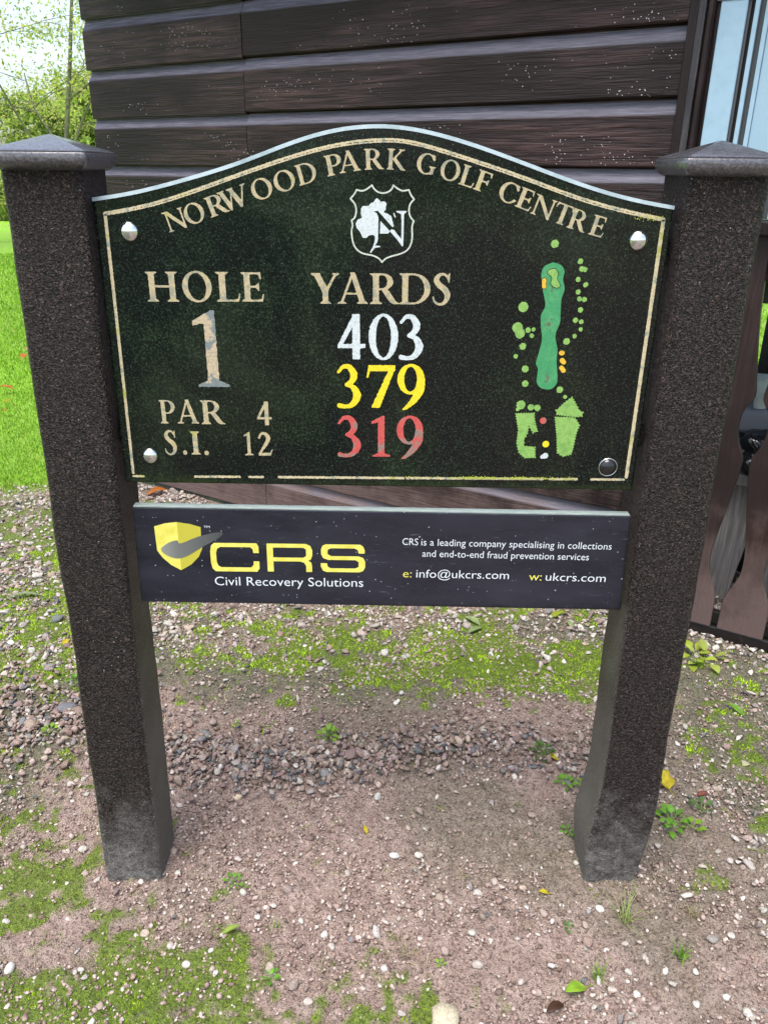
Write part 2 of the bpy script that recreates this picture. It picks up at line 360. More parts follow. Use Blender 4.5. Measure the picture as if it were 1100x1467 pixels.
# extended sans
def ext(P, t_=.075): return ('b', [(a, b, t_) for a, b in P])
def rstroke(P, tx, ty): return P
GL['xC'] = (2.0, [('p', [(.18, 0), (2, 0), (2, 1), (.18, 1), (.05, .9), (0, .7), (0, .3), (.05, .1)]), ('-p', [(.42, .15), (1.66, .15), (1.76, .25), (1.77, .37), (2.2, .37), (2.2, .66), (1.77, .66), (1.76, .78), (1.66, .86), (.42, .86), (.3, .8), (.24, .66), (.24, .34), (.3, .2)]),
                  ('-p', [(1.8, -.1), (2.1, -.1), (2.1, .1), (1.98, .1), (1.9, 0)]), ('-p', [(1.86, 1.1), (2.1, 1.1), (2.1, .86), (1.99, .9), (1.93, .985)])])
GL['xR'] = (1.75, [rect(0, 0, .24, 1), ('p', [(.1, 1), (1.5, 1), (1.68, .93), (1.75, .78), (1.75, .58), (1.68, .44), (1.5, .37), (.1, .37)]), ('-p', [(.24, .86), (1.4, .86), (1.51, .8), (1.51, .57), (1.4, .51), (.24, .51)]),
                   ('p', [(1.3, .42), (1.55, .42), (1.70, .34), (1.73, .22), (1.73, 0), (1.50, 0), (1.50, .22), (1.42, .33), (1.25, .38)])])
GL['xS'] = (1.7, [('p', [(.2, 1), (1.5, 1), (1.62, .93), (1.68, .8), (1.68, .68), (1.45, .68), (1.42, .8), (1.3, .86), (.4, .86), (.27, .8), (.27, .65), (.4, .58), (1.45, .58), (1.63, .52), (1.7, .38), (1.7, .18), (1.62, .05), (1.48, 0), (.22, 0), (.08, .05), (0, .2), (0, .32), (.24, .32), (.27, .19), (.38, .14), (1.32, .14), (1.45, .2), (1.45, .37), (1.33, .44), (.3, .44), (.1, .5), (.02, .64), (.02, .82), (.08, .95)])])

def ms_mesh(ops, A, h, vy, sx=1., er=0., seed=0):
    """ops in local units -> affine A=(origin, ex, ez) mm on the board; h grid step in local units"""
    pts = np.concatenate([np.asarray(o[1], float)[:, :2] for o in ops if o[0][0] != '-'])
    mx = .12 if sx < 5 else 7
    x0, y0 = pts.min(0)-mx; x1, y1 = pts.max(0)+mx
    nx = int((x1-x0)/h)+2; ny = int((y1-y0)/h)+2
    gx = x0+np.arange(nx)*h; gy = y0+np.arange(ny)*h; X, Y = np.meshgrid(gx, gy)
    D_ = evalops(ops, X, Y)
    if er:
        N_ = np.zeros_like(D_); k_ = 1/(h*3)
        for j in range(ny):
            for i in range(nx):
                if abs(D_[j, i]) < er*3: N_[j, i] = noise.noise(Vector((gx[i]*k_, gy[j]*k_, seed)))
        D_ = D_+N_*er
    D_[0, :] = 1; D_[-1, :] = 1; D_[:, 0] = 1; D_[:, -1] = 1
    ins = D_ < 0; V = []; F = []; cache = {}
    def gv(i, j):
        k = (i, j)
        if k not in cache: cache[k] = len(V); V.append((gx[i], gy[j]))
        return cache[k]
    def ev(i, j, i2, j2):
        k = (i, j, i2, j2) if (i, j) < (i2, j2) else (i2, j2, i, j)
        if k not in cache:
            a = D_[j, i]; b_ = D_[j2, i2]; s = a/(a-b_)
            cache[k] = len(V); V.append((gx[i]+(gx[i2]-gx[i])*s, gy[j]+(gy[j2]-gy[j])*s))
        return cache[k]
    full = ins[:-1, :-1] & ins[1:, :-1] & ins[:-1, 1:] & ins[1:, 1:]
    anyc = ins[:-1, :-1] | ins[1:, :-1] | ins[:-1, 1:] | ins[1:, 1:]
    for j in range(ny-1):
        i = 0
        while i < nx-1:
            if full[j, i]:
                k = i
                while k < nx-1 and full[j, k]: k += 1
                F.append((gv(i, j), gv(k, j), gv(k, j+1), gv(i, j+1))); i = k; continue
            if anyc[j, i]:
                c = [(i, j), (i+1, j), (i+1, j+1), (i, j+1)]; poly = []
                for q in range(4):
                    a = c[q]; b_ = c[(q+1) % 4]
                    if ins[a[1], a[0]]: poly.append(gv(*a))
                    if ins[a[1], a[0]] != ins[b_[1], b_[0]]: poly.append(ev(*a, *b_))
                if len(poly) >= 3: F.append(tuple(poly))
            i += 1
    V = np.array(V); o, ex, ez = [np.array(q, float) for q in A]
    W = (o+V[:, :1]*ex+V[:, 1:2]*ez)/1000
    return np.stack([W[:, 0], np.full(len(W), vy), W[:, 1]], 1), F
def stacked(parts):
    Vs, Fs, n = [], [], 0
    for V, F in parts:
        Vs.append(V); Fs += [tuple(i+n for i in f_) for f_ in F]; n += len(V)
    return np.concatenate(Vs), Fs

# ---------------------------------------------------------------- ground
def vnoise(X, Y, sc, seed=0, oct=4, pers=.5):
    """value noise on numpy arrays"""
    out = np.zeros(X.shape); amp = 1; tot = 0
    for o in range(oct):
        x = X*sc*2**o+seed*17.3+o*5.1; y = Y*sc*2**o+seed*9.7+o*3.3
        xi = np.floor(x).astype(np.int64); yi = np.floor(y).astype(np.int64); fx = x-xi; fy = y-yi
        fx = fx*fx*(3-2*fx); fy = fy*fy*(3-2*fy)
        def hsh(a, b):
            n_ = (a*374761393+b*668265263+seed*1274126177) & 0x7fffffff
            n_ = ((n_ ^ (n_ >> 13))*1274126177) & 0x7fffffff
            return ((n_ ^ (n_ >> 16)) & 0xffff)/65535.
        v = (hsh(xi, yi)*(1-fx)+hsh(xi+1, yi)*fx)*(1-fy)+(hsh(xi, yi+1)*(1-fx)+hsh(xi+1, yi+1)*fx)*fy
        out += v*amp; tot += amp; amp *= pers
    return out/tot
def ss(x, a, b): t_ = np.clip((x-a)/(b-a), 0, 1); return t_*t_*(3-2*t_)
def lawn_mask(X, Y):
    n_ = (vnoise(X, Y, 3, 5, 3)-.5)*.16
    d1 = Y-(2.23+.42*(X+1.65))+n_                    # behind, left of the shed
    d1 = np.where(X > -1.0, Y-3.0+n_, d1)
    d2 = -3.6-X+n_; d3 = X-2.7+n_; d4 = -14-Y+n_
    beh = np.minimum(Y+2.5, 1.); d2 = np.minimum(d2, beh); d3 = np.minimum(d3, beh); d4 = -40-Y
    d = np.maximum(np.maximum(d1, d2), np.maximum(d3, d4))
    return ss(d, -.02, .10)
def moss_mask(X, Y):
    n_ = .6*vnoise(X, Y, 9, 2, 4, .6)+.4*vnoise(X, Y, 38, 3, 2); n2 = vnoise(X, Y, 1.7, 8, 2)
    m = np.zeros(X.shape)
    def zone(cx, cy, rx, ry, k): return k*np.exp(-(((X-cx)/rx)**2+((Y-cy)/ry)**2))
    m = np.maximum.reduce([zone(.18, .90, .50, .22, 1.15), zone(.58, .80, .28, .18, 1.1), zone(-.3, .95, .6, .30, .85), zone(.3, 1.3, .7, .3, .6), zone(-.26, .64, .05, .04, .85),
        zone(-1.1, 1.05, .6, .5, .8), zone(-1.3, 1.8, .6, .6, .85), zone(-.85, -.02, .36, .38, .84), zone(-.42, -.27, .42, .14, .82), zone(0., -.3, .3, .10, .55), zone(-1.0, .3, .3, .12, .7),
        zone(1.05, .35, .25, .5, .5), zone(.72, .02, .12, .05, .55), zone(1.1, .75, .3, .15, .5), zone(.0, 1.9, 1., .5, .35), zone(-1.7, .4, .6, .8, .6), zone(.22, .25, .08, .04, .45)])
    return ss(m*(.72+n2*.35)+(n_-.5)*1.9, .36, .62)
def gravel_w(X, Y):
    n_ = vnoise(X, Y, 4, 12, 3)
    g = np.exp(-(((Y-(.405-.02*X+.05*np.sin(X*5)))/.075)**2))*np.where(X < .05, 1., .55)*ss(X, -.75, -.55)*(1-ss(X, .55, .8))
    g = np.maximum(g, .8*np.exp(-(((X+.95)/.3)**2+((Y-.55)/.16)**2)))
    return g*(.45+n_)
def hgt(X, Y):
    far = ss(np.hypot(X, Y), 6, 30)
    h = (vnoise(X, Y, 1.3, 21, 2)-.5)*.035*(1-far)
    lm = lawn_mask(X, Y); fine = (1-lm)
    h = h+fine*((vnoise(X, Y, 9, 31, 4, .55)-.5)*.018)+lm*.012
    # the worn hollow of bare soil between the posts, and a low heap of gravel
    h -= .012*np.exp(-((X/.45)**2+((Y-.18)/.2)**2)); h += .010*np.clip(gravel_w(X, Y), 0, 1)
    # level at the feet of the posts and along the hut
    k = np.exp(-(((np.abs(X)-.51)/.12)**2+((Y-.06)/.12)**2)); h = h*(1-k)
    ex_ = np.maximum(np.maximum(np.abs(np.abs(X)-.513)-.055, np.abs(Y-.06)-.058), 0); h = h+(.002+.007*vnoise(X, Y, 30, 77, 3))*np.exp(-(ex_/.028)**1.3)*(np.hypot(X, Y) < 2)
    return h
def axis(lo, hi, st, far_lo, far_hi):
    a = list(np.arange(lo, hi+1e-9, st)); s = st; x = hi
    while x < far_hi: s *= 1.13; x += s; a.append(x)
    s = st; x = lo
    while x > far_lo: s *= 1.13; x -= s; a.insert(0, x)
    return np.array(a)
ax = axis(-1.35, 1.3, .0055, -400, 400); ay = axis(-.42, 1.35, .0055, -60, 600)
X, Y = np.meshgrid(ax, ay); H = hgt(X, Y)
MM = moss_mask(X, Y); LM = lawn_mask(X, Y)
fine = (1-LM)*(np.hypot(X, Y) < 4)
H = H+fine*(vnoise(X, Y, 42, 41, 3, .75)-.5)*.0125+fine*np.maximum(vnoise(X, Y, 85, 43, 2)-.52, 0)*.022+MM*fine*.004*vnoise(X, Y, 60, 44, 2)
nx, ny = len(ax), len(ay); idx = np.arange(nx*ny).reshape(ny, nx)
F_ = np.stack([idx[:-1, :-1].ravel(), idx[:-1, 1:].ravel(), idx[1:, 1:].ravel(), idx[1:, :-1].ravel()], 1)
wet = np.clip(ss(vnoise(X, Y, 3.1, 51, 4), .5, .75)*.6+ss(vnoise(X, Y, 7, 52, 4)*.5+np.exp(-((Y-.95)/.45)**2)*.55+ss(-X, .5, .9)*.4+ss(-Y, .05, .3)*.4*ss(-X, -.1, .3)+ss(X, .7, 1.)*.35, .5, .85), 0, 1)
M_ground = mat('bare_soil_and_lawn', (.2, .15, .13), .85, .25); t = NT(M_ground)
at = t.n('ShaderNodeAttribute'); at.attribute_name = 'Col'
sepc = t.n('ShaderNodeSeparateColor'); t.l(at.outputs['Color'], sepc.inputs[0])
n1 = t.noise(28, 6, .7); n2 = t.noise(150, 4, .7); n3 = t.noise(3, 4, .6); v1 = t.vor(260)
soil = t.mix(t.ramp(n1, [(.3, 0.), (.7, 1.)]), (.25, .170, .140), (.46, .355, .305))
soil = t.mix(t.ramp(n2, [(.33, 1.), (.5, 0.)]), soil, (.085, .060, .05))
soil = t.mix(t.ramp(n2, [(.62, 0.), (.72, .7)]), soil, (.50, .43, .39))
soil = t.mix(t.math('MULTIPLY', sepc.outputs[2], .88), soil, t.mix(t.ramp(n2, [(.35, 0.), (.65, 1.)]), (.055, .058, .032), (.20, .195, .135)))
mossc = t.mix(t.ramp(n2, [(.35, 0.), (.65, 1.)]), (.055, .085, .012), (.17, .26, .018))
c = t.mix(t.math('MULTIPLY', sepc.outputs[0], .9), soil, mossc)
lawnc = t.mix(t.ramp(t.noise(45, 5, .7), [(.3, 0.), (.7, 1.)]), (.15, .33, .02), (.28, .52, .04))
lawnc = t.mix(t.ramp(t.noise(.35, 3, .5), [(.4, 0.), (.65, 1.)]), lawnc, (.20, .34, .05))
c = t.mix(sepc.outputs[1], c, lawnc); t.col(c)
bb = t.bump(n2, 1., .009); t.bump(v1, .6, .005, bb)
g_ = mesh('ground', np.stack([X.ravel(), Y.ravel(), H.ravel()], 1), F_, M_ground, smooth=True, col=np.stack([MM.ravel()*(1-LM.ravel()), LM.ravel(), wet.ravel()], 1))
g_['kind'] = 'structure'
del F_, idx

# ---- stones
ico = bmesh.new(); bmesh.ops.create_icosphere(ico, subdivisions=2, radius=1)
IV = np.array([v.co[:] for v in ico.verts]); IF = np.array([[v.index for v in f_.verts] for f_ in ico.faces]); ico.free()
ico = bmesh.new(); bmesh.ops.create_icosphere(ico, subdivisions=1, radius=1)
LV = np.array([v.co[:] for v in ico.verts]); LF = np.array([[v.index for v in f_.verts] for f_ in ico.faces]); ico.free()
def rockv(base, k=7, dmin=.36):
    V = base.copy()
    for _ in range(k):
        n_ = rng.normal(size=3); n_ /= np.linalg.norm(n_); dd = rng.uniform(dmin, .8)
        s = V@n_; V = V-np.outer(np.maximum(s-dd, 0), n_)
    return V*np.array([1, rng.uniform(.6, .95), rng.uniform(.4, .72)])
BIG = [rockv(IV, 12) for _ in range(20)]; SML = [rockv(LV, 4) for _ in range(16)]
def rotm(n):
    q = rng.normal(size=(n, 4)); q[:, 0] *= 1; q[:, 1:3] *= .28; q /= np.linalg.norm(q, axis=1)[:, None]
    w_, x, y, z = q.T
    return np.stack([1-2*(y*y+z*z), 2*(x*y-z*w_), 2*(x*z+y*w_), 2*(x*y+z*w_), 1-2*(x*x+z*z), 2*(y*z-x*w_), 2*(x*z-y*w_), 2*(y*z+x*w_), 1-2*(x*x+y*y)], 1).reshape(n, 3, 3)
def scatter(name, P, size, colr, variants, faces, material, label=None, cat=None, sink=.25, parent=None, lift=None):
    n = len(P); vi = rng.integers(0, len(variants), n); Rm = rotm(n); VV = np.stack(variants)[vi]
    V = np.einsum('nij,nkj->nki', Rm, VV)*size[:, None, None]
    z = hgt(P[:, 0], P[:, 1]) if lift is None else lift
    V[:, :, 0] += P[:, 0, None]; V[:, :, 1] += P[:, 1, None]; V[:, :, 2] += (z+.003+size*sink)[:, None]
    k = VV.shape[1]; F = (faces[None]+(np.arange(n)*k)[:, None, None]).reshape(-1, 3)
    C = np.repeat(colr, k, 0)
    o = mesh(name, V.reshape(-1, 3), F, material, parent, col=C); tag(o, label, cat, None, 'stuff'); return o
M_stone = mat('gravel_stone', (.3, .3, .3), .7, .35); t = NT(M_stone)
at = t.n('ShaderNodeAttribute'); at.attribute_name = 'Col'
c = t.mix(1., at.outputs['Color'], t.mix(t.ramp(t.noise(300, 4, .7), [(.3, 0.), (.7, 1.)]), (.55, .55, .55), (1.3, 1.28, 1.22)), 'MULTIPLY')
c = t.mix(t.ramp(t.noise(120, 4, .7), [(.5, 0.), (.72, .75)]), c, (.17, .13, .11)); t.col(c); t.bump(t.noise(500, 3, .7), .5, .0015)
PAL = np.array([(.42, .33, .295), (.52, .46, .42), (.33, .235, .205), (.60, .57, .53), (.30, .275, .265), (.19, .195, .20), (.46, .37, .31), (.68, .65, .60), (.11, .118, .13)])
def pick(n, wts): 
    wts = np.array(wts, float); c = PAL[rng.choice(len(PAL), n, p=wts/wts.sum())]*.80; return np.clip(c*rng.uniform(.65, 1.2, (n, 1))+rng.normal(0, .006, (n, 3)), .02, .85)
def in_hut(P):   # True under the hut
    a = (P[:, 0]+1.19284)*math.cos(TH)-(P[:, 1]-2.38334)*math.sin(TH); b_ = (P[:, 0]+1.19284)*math.sin(TH)+(P[:, 1]-2.38334)*math.cos(TH)
    return (a > -.02) & (b_ > .0) & (a < 2.4) & (b_ < 1.6)
TH = R(31.3036)
def field(n, x0, x1, y0, y1, wf):
    P = np.stack([rng.uniform(x0, x1, n), rng.uniform(y0, y1, n)], 1); k = rng.uniform(0, 1, n) < wf(P[:, 0], P[:, 1])
    P = P[k]; P = P[~in_hut(P)]; return P[~((np.abs(np.abs(P[:, 0])-.513) < .055) & (np.abs(P[:, 1]-.06) < .06))]
# pinkish and slate gravel in the worn band
P = field(26000, -1.5, 1.0, .15, .85, lambda x, y: np.clip(gravel_w(x, y)*.85, 0, 1)); s = rng.gamma(4.5, .00145, len(P))+.0025
k = int(len(P)); scatter('gravel_heap', P, s, pick(k, [4, .8, 9, .3, 2.5, 1.2, 3, .2, 1.3]), BIG, IF, M_stone, 'heap of pink and slate grey gravel in the worn hollow between the posts', 'gravel', .35, lift=hgt(P[:, 0], P[:, 1])+rng.uniform(0, .008, k))
# paler stones scattered everywhere, thick on the mossy ground behind
def wf(x, y):
    cl = ss(vnoise(x, y, 6, 62, 4), .48, .66); return np.clip(.018+.07*cl+.50*ss(y, .66, 1.0)+.5*ss(-x, .6, .95)*ss(y, .1, .5)*(.4+cl)+.42*ss(.0-y, 0, .25)*cl*cl+.35*ss(x, .62, .85)*cl, 0, 1)*(1-lawn_mask(x, y))*(1-.68*moss_mask(x, y))*(.5+.9*vnoise(x, y, 14, 64, 2))
P = field(95000, -2.2, 2.3, -.5, 2.6, wf); s = (rng.gamma(2.6, .0019, len(P))+.0018)*(1+.35*ss(P[:, 1], .6, .9))
scatter('loose_gravel', P, s, pick(len(P), [5, 6, 3, 5, 2, .8, 3.5, 4, .5])*1., BIG, IF, M_stone, 'pale loose gravel scattered over the soil and moss', 'gravel', .25)
# crumbs of soil and grit
P = field(70000, -1.3, 1.3, -.45, 1.5, lambda x, y: .12+.88*ss(vnoise(x, y, 7, 63, 4), .42, .66)); s = rng.gamma(3, .0009, len(P))+.0009
cc = np.array([(.30, .215, .185), (.43, .34, .305), (.15, .105, .09), (.56, .50, .46)])[rng.choice(4, len(P), p=[.4, .3, .18, .12])]*rng.uniform(.8, 1.15, (len(P), 1))
scatter('soil_crumbs', P, s, cc, SML, LF, M_stone, 'crumbs of brown soil and grit covering the bare ground', 'soil', .2)

# ---- moss: tiny upright leaves in cushions
M_moss = mat('bright_green_moss', (.14, .22, .02), .75, .2); t = NT(M_moss)
at = t.n('ShaderNodeAttribute'); at.attribute_name = 'Col'; t.col(at.outputs['Color']); M_moss.node_tree.nodes['Principled BSDF'].inputs['Subsurface Weight'].default_value = 0
def spikes(name, P, hh, ww, colr, material, parent=None, lean=.5, z=None):
    n = len(P); a = rng.uniform(0, 2*math.pi, n); ln = rng.normal(0, lean, (n, 2))*hh[:, None]
    z = hgt(P[:, 0], P[:, 1]) if z is None else z
    V = np.zeros((n, 4, 3))
    for k in range(3):
        V[:, k, 0] = P[:, 0]+np.cos(a+k*2.094)*ww; V[:, k, 1] = P[:, 1]+np.sin(a+k*2.094)*ww; V[:, k, 2] = z-.001
    V[:, 3, 0] = P[:, 0]+ln[:, 0]; V[:, 3, 1] = P[:, 1]+ln[:, 1]; V[:, 3, 2] = z+hh
    F = (np.array([[0, 1, 3], [1, 2, 3], [2, 0, 3]])[None]+(np.arange(n)*4)[:, None, None]).reshape(-1, 3)
    C = np.repeat(colr, 4, 0); C.reshape(n, 4, 3)[:, :3] *= .8
    return mesh(name, V.reshape(-1, 3), F, material, parent, col=C)
P = field(330000, -1.7, 1.4, -.45, 1.6, lambda x, y: np.clip(moss_mask(x, y), 0, 1)*(1-lawn_mask(x, y)))
n_ = len(P); pt = vnoise(P[:, 0], P[:, 1], 14, 71, 3)
hh = rng.uniform(.003, .0075, n_)*(.35+1.3*pt)*np.where(P[:, 1] < .4, .75, 1.1); age = np.where(P[:, 1] < .4, .72, 1.08)[:, None]; cm_ = np.array([(.18, .29, .010), (.31, .49, .012), (.08, .13, .010)])[rng.choice(3, n_, p=[.45, .3, .25])]*(.55+.9*pt)[:, None]*age
o = spikes('moss', P, hh, hh*.28, cm_, M_moss); tag(o, 'bright green moss creeping over the gravel', 'moss', None, 'stuff')

# ---- lawn
def blades(name, P, hh, ww, colr, material, lean=.35, parent=None):
    n = len(P); a = rng.uniform(0, 2*math.pi, n); dx = np.cos(a)*ww; dy = np.sin(a)*ww; z = hgt(P[:, 0], P[:, 1])
    l = rng.normal(0, lean, (n, 2))*hh[:, None]; V = np.zeros((n, 5, 3))
    for k, (tt, w_) in enumerate([(0, 1), (0, -1), (.55, .75), (.55, -.75), (1, 0)]):
        V[:, k, 0] = P[:, 0]+l[:, 0]*tt*tt+dx*w_; V[:, k, 1] = P[:, 1]+l[:, 1]*tt*tt+dy*w_; V[:, k, 2] = z+hh*tt-.002
    F = (np.array([[0, 1, 3], [0, 3, 2], [2, 3, 4]])[None]+(np.arange(n)*5)[:, None, None]).reshape(-1, 3)
    C = np.repeat(colr, 5, 0); return mesh(name, V.reshape(-1, 3), F, material, parent, col=C)
M_grass = mat('mown_grass', (.15, .3, .02), .55, .3); t = NT(M_grass)
at = t.n('ShaderNodeAttribute'); at.attribute_name = 'Col'; t.col(at.outputs['Color'])
tr = t.n('ShaderNodeBsdfTranslucent'); t.l(at.outputs['Color'], tr.inputs['Color']); mx = t.n('ShaderNodeMixShader'); mx.inputs[0].default_value = .35
t.l(t.b.outputs[0], mx.inputs[1]); t.l(tr.outputs[0], mx.inputs[2]); t.l(mx.outputs[0], t.t.nodes['Material Output'].inputs['Surface'])
def wedge(n, a0, a1, d0, d1):
    dd = d0*(d1/d0)**rng.uniform(0, 1, n); aa = rng.uniform(a0, a1, n)
    P = np.stack([np.sin(aa)*dd, -1.25+np.cos(aa)*dd], 1); k = lawn_mask(P[:, 0], P[:, 1]) > rng.uniform(.2, .9, n); return P[k & ~in_hut(P)]
PL = np.concatenate([wedge(90000, R(-38), R(-19), 3.6, 16), wedge(26000, R(19), R(34), 4.8, 14)])
dd = np.hypot(PL[:, 0], PL[:, 1]+1.25); n_ = len(PL)
hh = rng.uniform(.012, .030, n_)*np.clip(dd/6, .9, 1.6); ww = rng.uniform(.0012, .0026, n_)*np.clip(dd/4, 1, 4)
cc = np.array([(.19, .38, .02), (.30, .52, .035), (.12, .26, .018), (.40, .44, .10)])[rng.choice(4, n_, p=[.42, .3, .2, .08])]*rng.uniform(.8, 1.2, (n_, 1))
o = blades('lawn_grass', PL, hh, ww, cc, M_grass); tag(o, 'bright green mown grass beyond the gravel', 'grass', None, 'stuff')
# straggling grass and thatch where the lawn meets the gravel
P = np.stack([rng.uniform(-2.3, -1.2, 9000), rng.uniform(1.3, 2.6, 9000)], 1); lm = vnoise(P[:, 0], P[:, 1], 3, 5, 3)
dl = P[:, 1]-(2.23+.42*(P[:, 0]+1.65)); P = P[(dl < .12) & (dl > -.9) & (rng.uniform(0, 1, 9000) < np.exp(dl*3.5)) & ~in_hut(P)]; n_ = len(P)
o = blades('edge_grass', P, rng.uniform(.01, .03, n_), np.full(n_, .0015), np.array([(.25, .38, .04), (.42, .38, .12), (.2, .3, .04)])[rng.choice(3, n_)], M_grass, .9)
tag(o, 'short straggling grass along the edge of the lawn', 'grass', None, 'stuff')

# ---------------------------------------------------------------- the hut (origin at its front left corner, x along the wall, y away)
hut = empty('timber_hut', (-1.19284, 2.38334, 0), -TH)
tag(hut, 'dark brown shiplap timber hut with a white framed porch window behind the sign', 'hut')
HZ = 2.14; PIT = .1755; LU = 2.334; JU = .815
def plank(x0, x1, k, seed):
    rs = random.Random(seed); z0 = .021+k*PIT+(.006 if x0 > .5 else 0); n = 14 if x1-x0 > 1 else 8
    prof = [(.004, 0), (0, .004), (0, .132), (.0015, .1365), (.006, .143), (.012, .152), (.018, .165), (.022, .178), (.0225, .190), (.030, .190), (.030, 0)]
    V, F = [], []; m = len(prof); ph = rs.uniform(0, 9)
    for i in range(n+1):
        x = x0+(x1-x0)*i/n; dz = .0012*math.sin(x*2.3+ph)+rs.uniform(-.0004, .0004); dy = .0012*math.sin(x*1.7+ph*2)
        for (y, z) in prof: V.append((x, y+dy+(-.001 if z < .05 else 0), z0+z+dz))
    for i in range(n):
        for j in range(m):
            a = i*m+j; b_ = i*m+(j+1) % m; F.append((a, b_, b_+m, a+m))
    F.append(tuple(range(m))); F.append(tuple(range(n*m+m-1, n*m-1, -1)))
    return mesh('plank', V, F, M_wall, hut)
for k in range(12):
    plank(.0, JU-.0015, k, k); plank(JU+.0015, LU, k, 50+k)
M_black2 = mat('dark_interior', (.012, .010, .009), .8)
box('hut_wall', .012, LU+.02, .0315, 1.55, .02, 2.135, M_trim, hut)
box('roof', -.15, 3.7, -.18, 1.7, 2.145, 2.20, M_trim, hut, .01)
M_base = mat('mossy_timber_base', (.05, .055, .04), .8); t = NT(M_base); t.col(t.mix(t.ramp(t.noise(18, 5, .7), [(.4, 0.), (.65, 1.)]), (.045, .045, .038), (.07, .10, .05)))
box('bearer', -.06, 2.3, .01, .09, -.03, .018, M_base, hut, .004)
# nail heads and the splinters of glossy wet beads on the paint
bm = bmesh.new()
def disc(bm, x, z, r_, y=-.0012, n=6, rise=.0):
    c_ = bm.verts.new((x, y-rise, z)); vs = [bm.verts.new((x+r_*math.cos(i/n*6.283), y, z+r_*math.sin(i/n*6.283))) for i in range(n)]
    for i in range(n): bm.faces.new((c_, vs[(i+1) % n], vs[i]))
for k in range(12):
    for x in (.03, .79, .85, 2.29):
        for dz in (.03, .10): disc(bm, x+random.uniform(-.012, .012), .021+k*PIT+dz+random.uniform(-.006, .006), .0032, -.0035)
o = bm_obj('nail_heads', bm, mat('nail_hole', (.006, .005, .005), .5), hut); o['kind'] = 'stuff'
M_bead = mat('water_bead', (.55, .53, .55), .08, .8, 0); bm = bmesh.new(); pr = random.Random(5)
for c_ in range(95):
    cx = pr.uniform(.05, 2.3); kk = pr.randint(5, 11); cz = .021+kk*PIT+pr.uniform(.02, .12); n_ = pr.randint(3, 16)
    for i in range(n_):
        x = cx+pr.gauss(0, .045); z = cz+pr.gauss(0, .018); lz = (z-.021) % PIT
        if .008 < lz < .128 and .01 < x < 2.32: disc(bm, x, z, pr.uniform(.0008, .0018), -.0016, 6, .0012)
for i in range(200):
    x = pr.uniform(.02, 2.32); z = pr.uniform(.9, 2.1); lz = (z-.021) % PIT
    if .008 < lz < .128: disc(bm, x, z, pr.uniform(.0006, .0014), -.0016, 6, .001)
o = bm_obj('water_beads', bm, M_bead, hut, True); o['kind'] = 'stuff'
# trims between the cladding and the window
box('trim', 2.337, 2.360, -.012, .03, .03, HZ, M_trim, hut, .002)
M_tlite = wood_paint('sky_lit_trim', (.06, .055, .06), (.10, .09, .095), 'Z', .30)  # paler copy of the trim paint, the sky's reflection put into its colour
prism('trim', [(0, 0), (0, 0)], 0, 0, None) if False else None
def vprism(name, poly, z0, z1, m, parent):   # poly in (x,y)
    V = [(x, y, z0) for x, y in poly]+[(x, y, z1) for x, y in poly]; n = len(poly)
    F = [(i, (i+1) % n, n+(i+1) % n, n+i) for i in range(n)]+[tuple(range(n-1, -1, -1)), tuple(range(n, 2*n))]
    o = mesh(name, V, F, m, parent); return o
vprism('trim', [(2.3605, -.013), (2.3755, -.004), (2.3755, .03), (2.3605, .03)], .03, HZ, M_tlite, hut)
vprism('trim', [(2.3765, .004), (2.384, -.006), (2.393, -.004), (2.398, .006), (2.398, .04), (2.3765, .04)], 1.30, HZ, M_trim, hut)
vprism('trim', [(2.3985, .014), (2.409, .010), (2.409, .05), (2.3985, .05)], 1.30, HZ, M_trim, hut)
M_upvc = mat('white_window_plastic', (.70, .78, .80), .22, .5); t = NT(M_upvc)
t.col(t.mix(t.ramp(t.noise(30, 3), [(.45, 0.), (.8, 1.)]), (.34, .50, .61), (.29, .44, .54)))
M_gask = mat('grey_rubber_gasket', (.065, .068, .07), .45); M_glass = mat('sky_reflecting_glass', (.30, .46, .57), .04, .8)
win = box('window_frame', 2.41, 2.476, .006, .06, 1.30, HZ, M_upvc, hut, .004)
for (a, b_, y, m, nm) in ((2.4765, 2.4835, .014, M_gask, 'gasket'), (2.484, 2.4925, .022, M_black2, 'gasket'), (2.493, 2.5045, .008, M_upvc, 'glazing_bead'), (2.505, 2.518, .024, M_gask, 'gasket'),
                       (2.5185, 2.530, .012, M_upvc, 'glazing_bead'), (2.5305, 2.595, .018, M_glass, 'pane'), (2.5955, 2.612, .026, M_gask, 'gasket'), (2.6125, 2.66, .01, M_upvc, 'mullion'), (2.661, 3.3, .03, M_glass, 'pane'), (3.301, 3.36, .01, M_upvc, 'mullion')):
    box(nm, a, b_, y, .055, 1.302, 2.10, m, win, .0015)
box('gasket', 2.40, 2.4835, .0035, .02, 1.823, 1.832, M_gask, win)
box('window_sill', 2.41, 3.4, -.03, .09, 1.262, 1.299, M_trim, hut, .004)
# dirt along the bottom: splashes are in the wood material; porch corner posts
box('porch_post', 3.42, 3.50, 0, .08, .0, 2.14, M_trim, hut, .004)

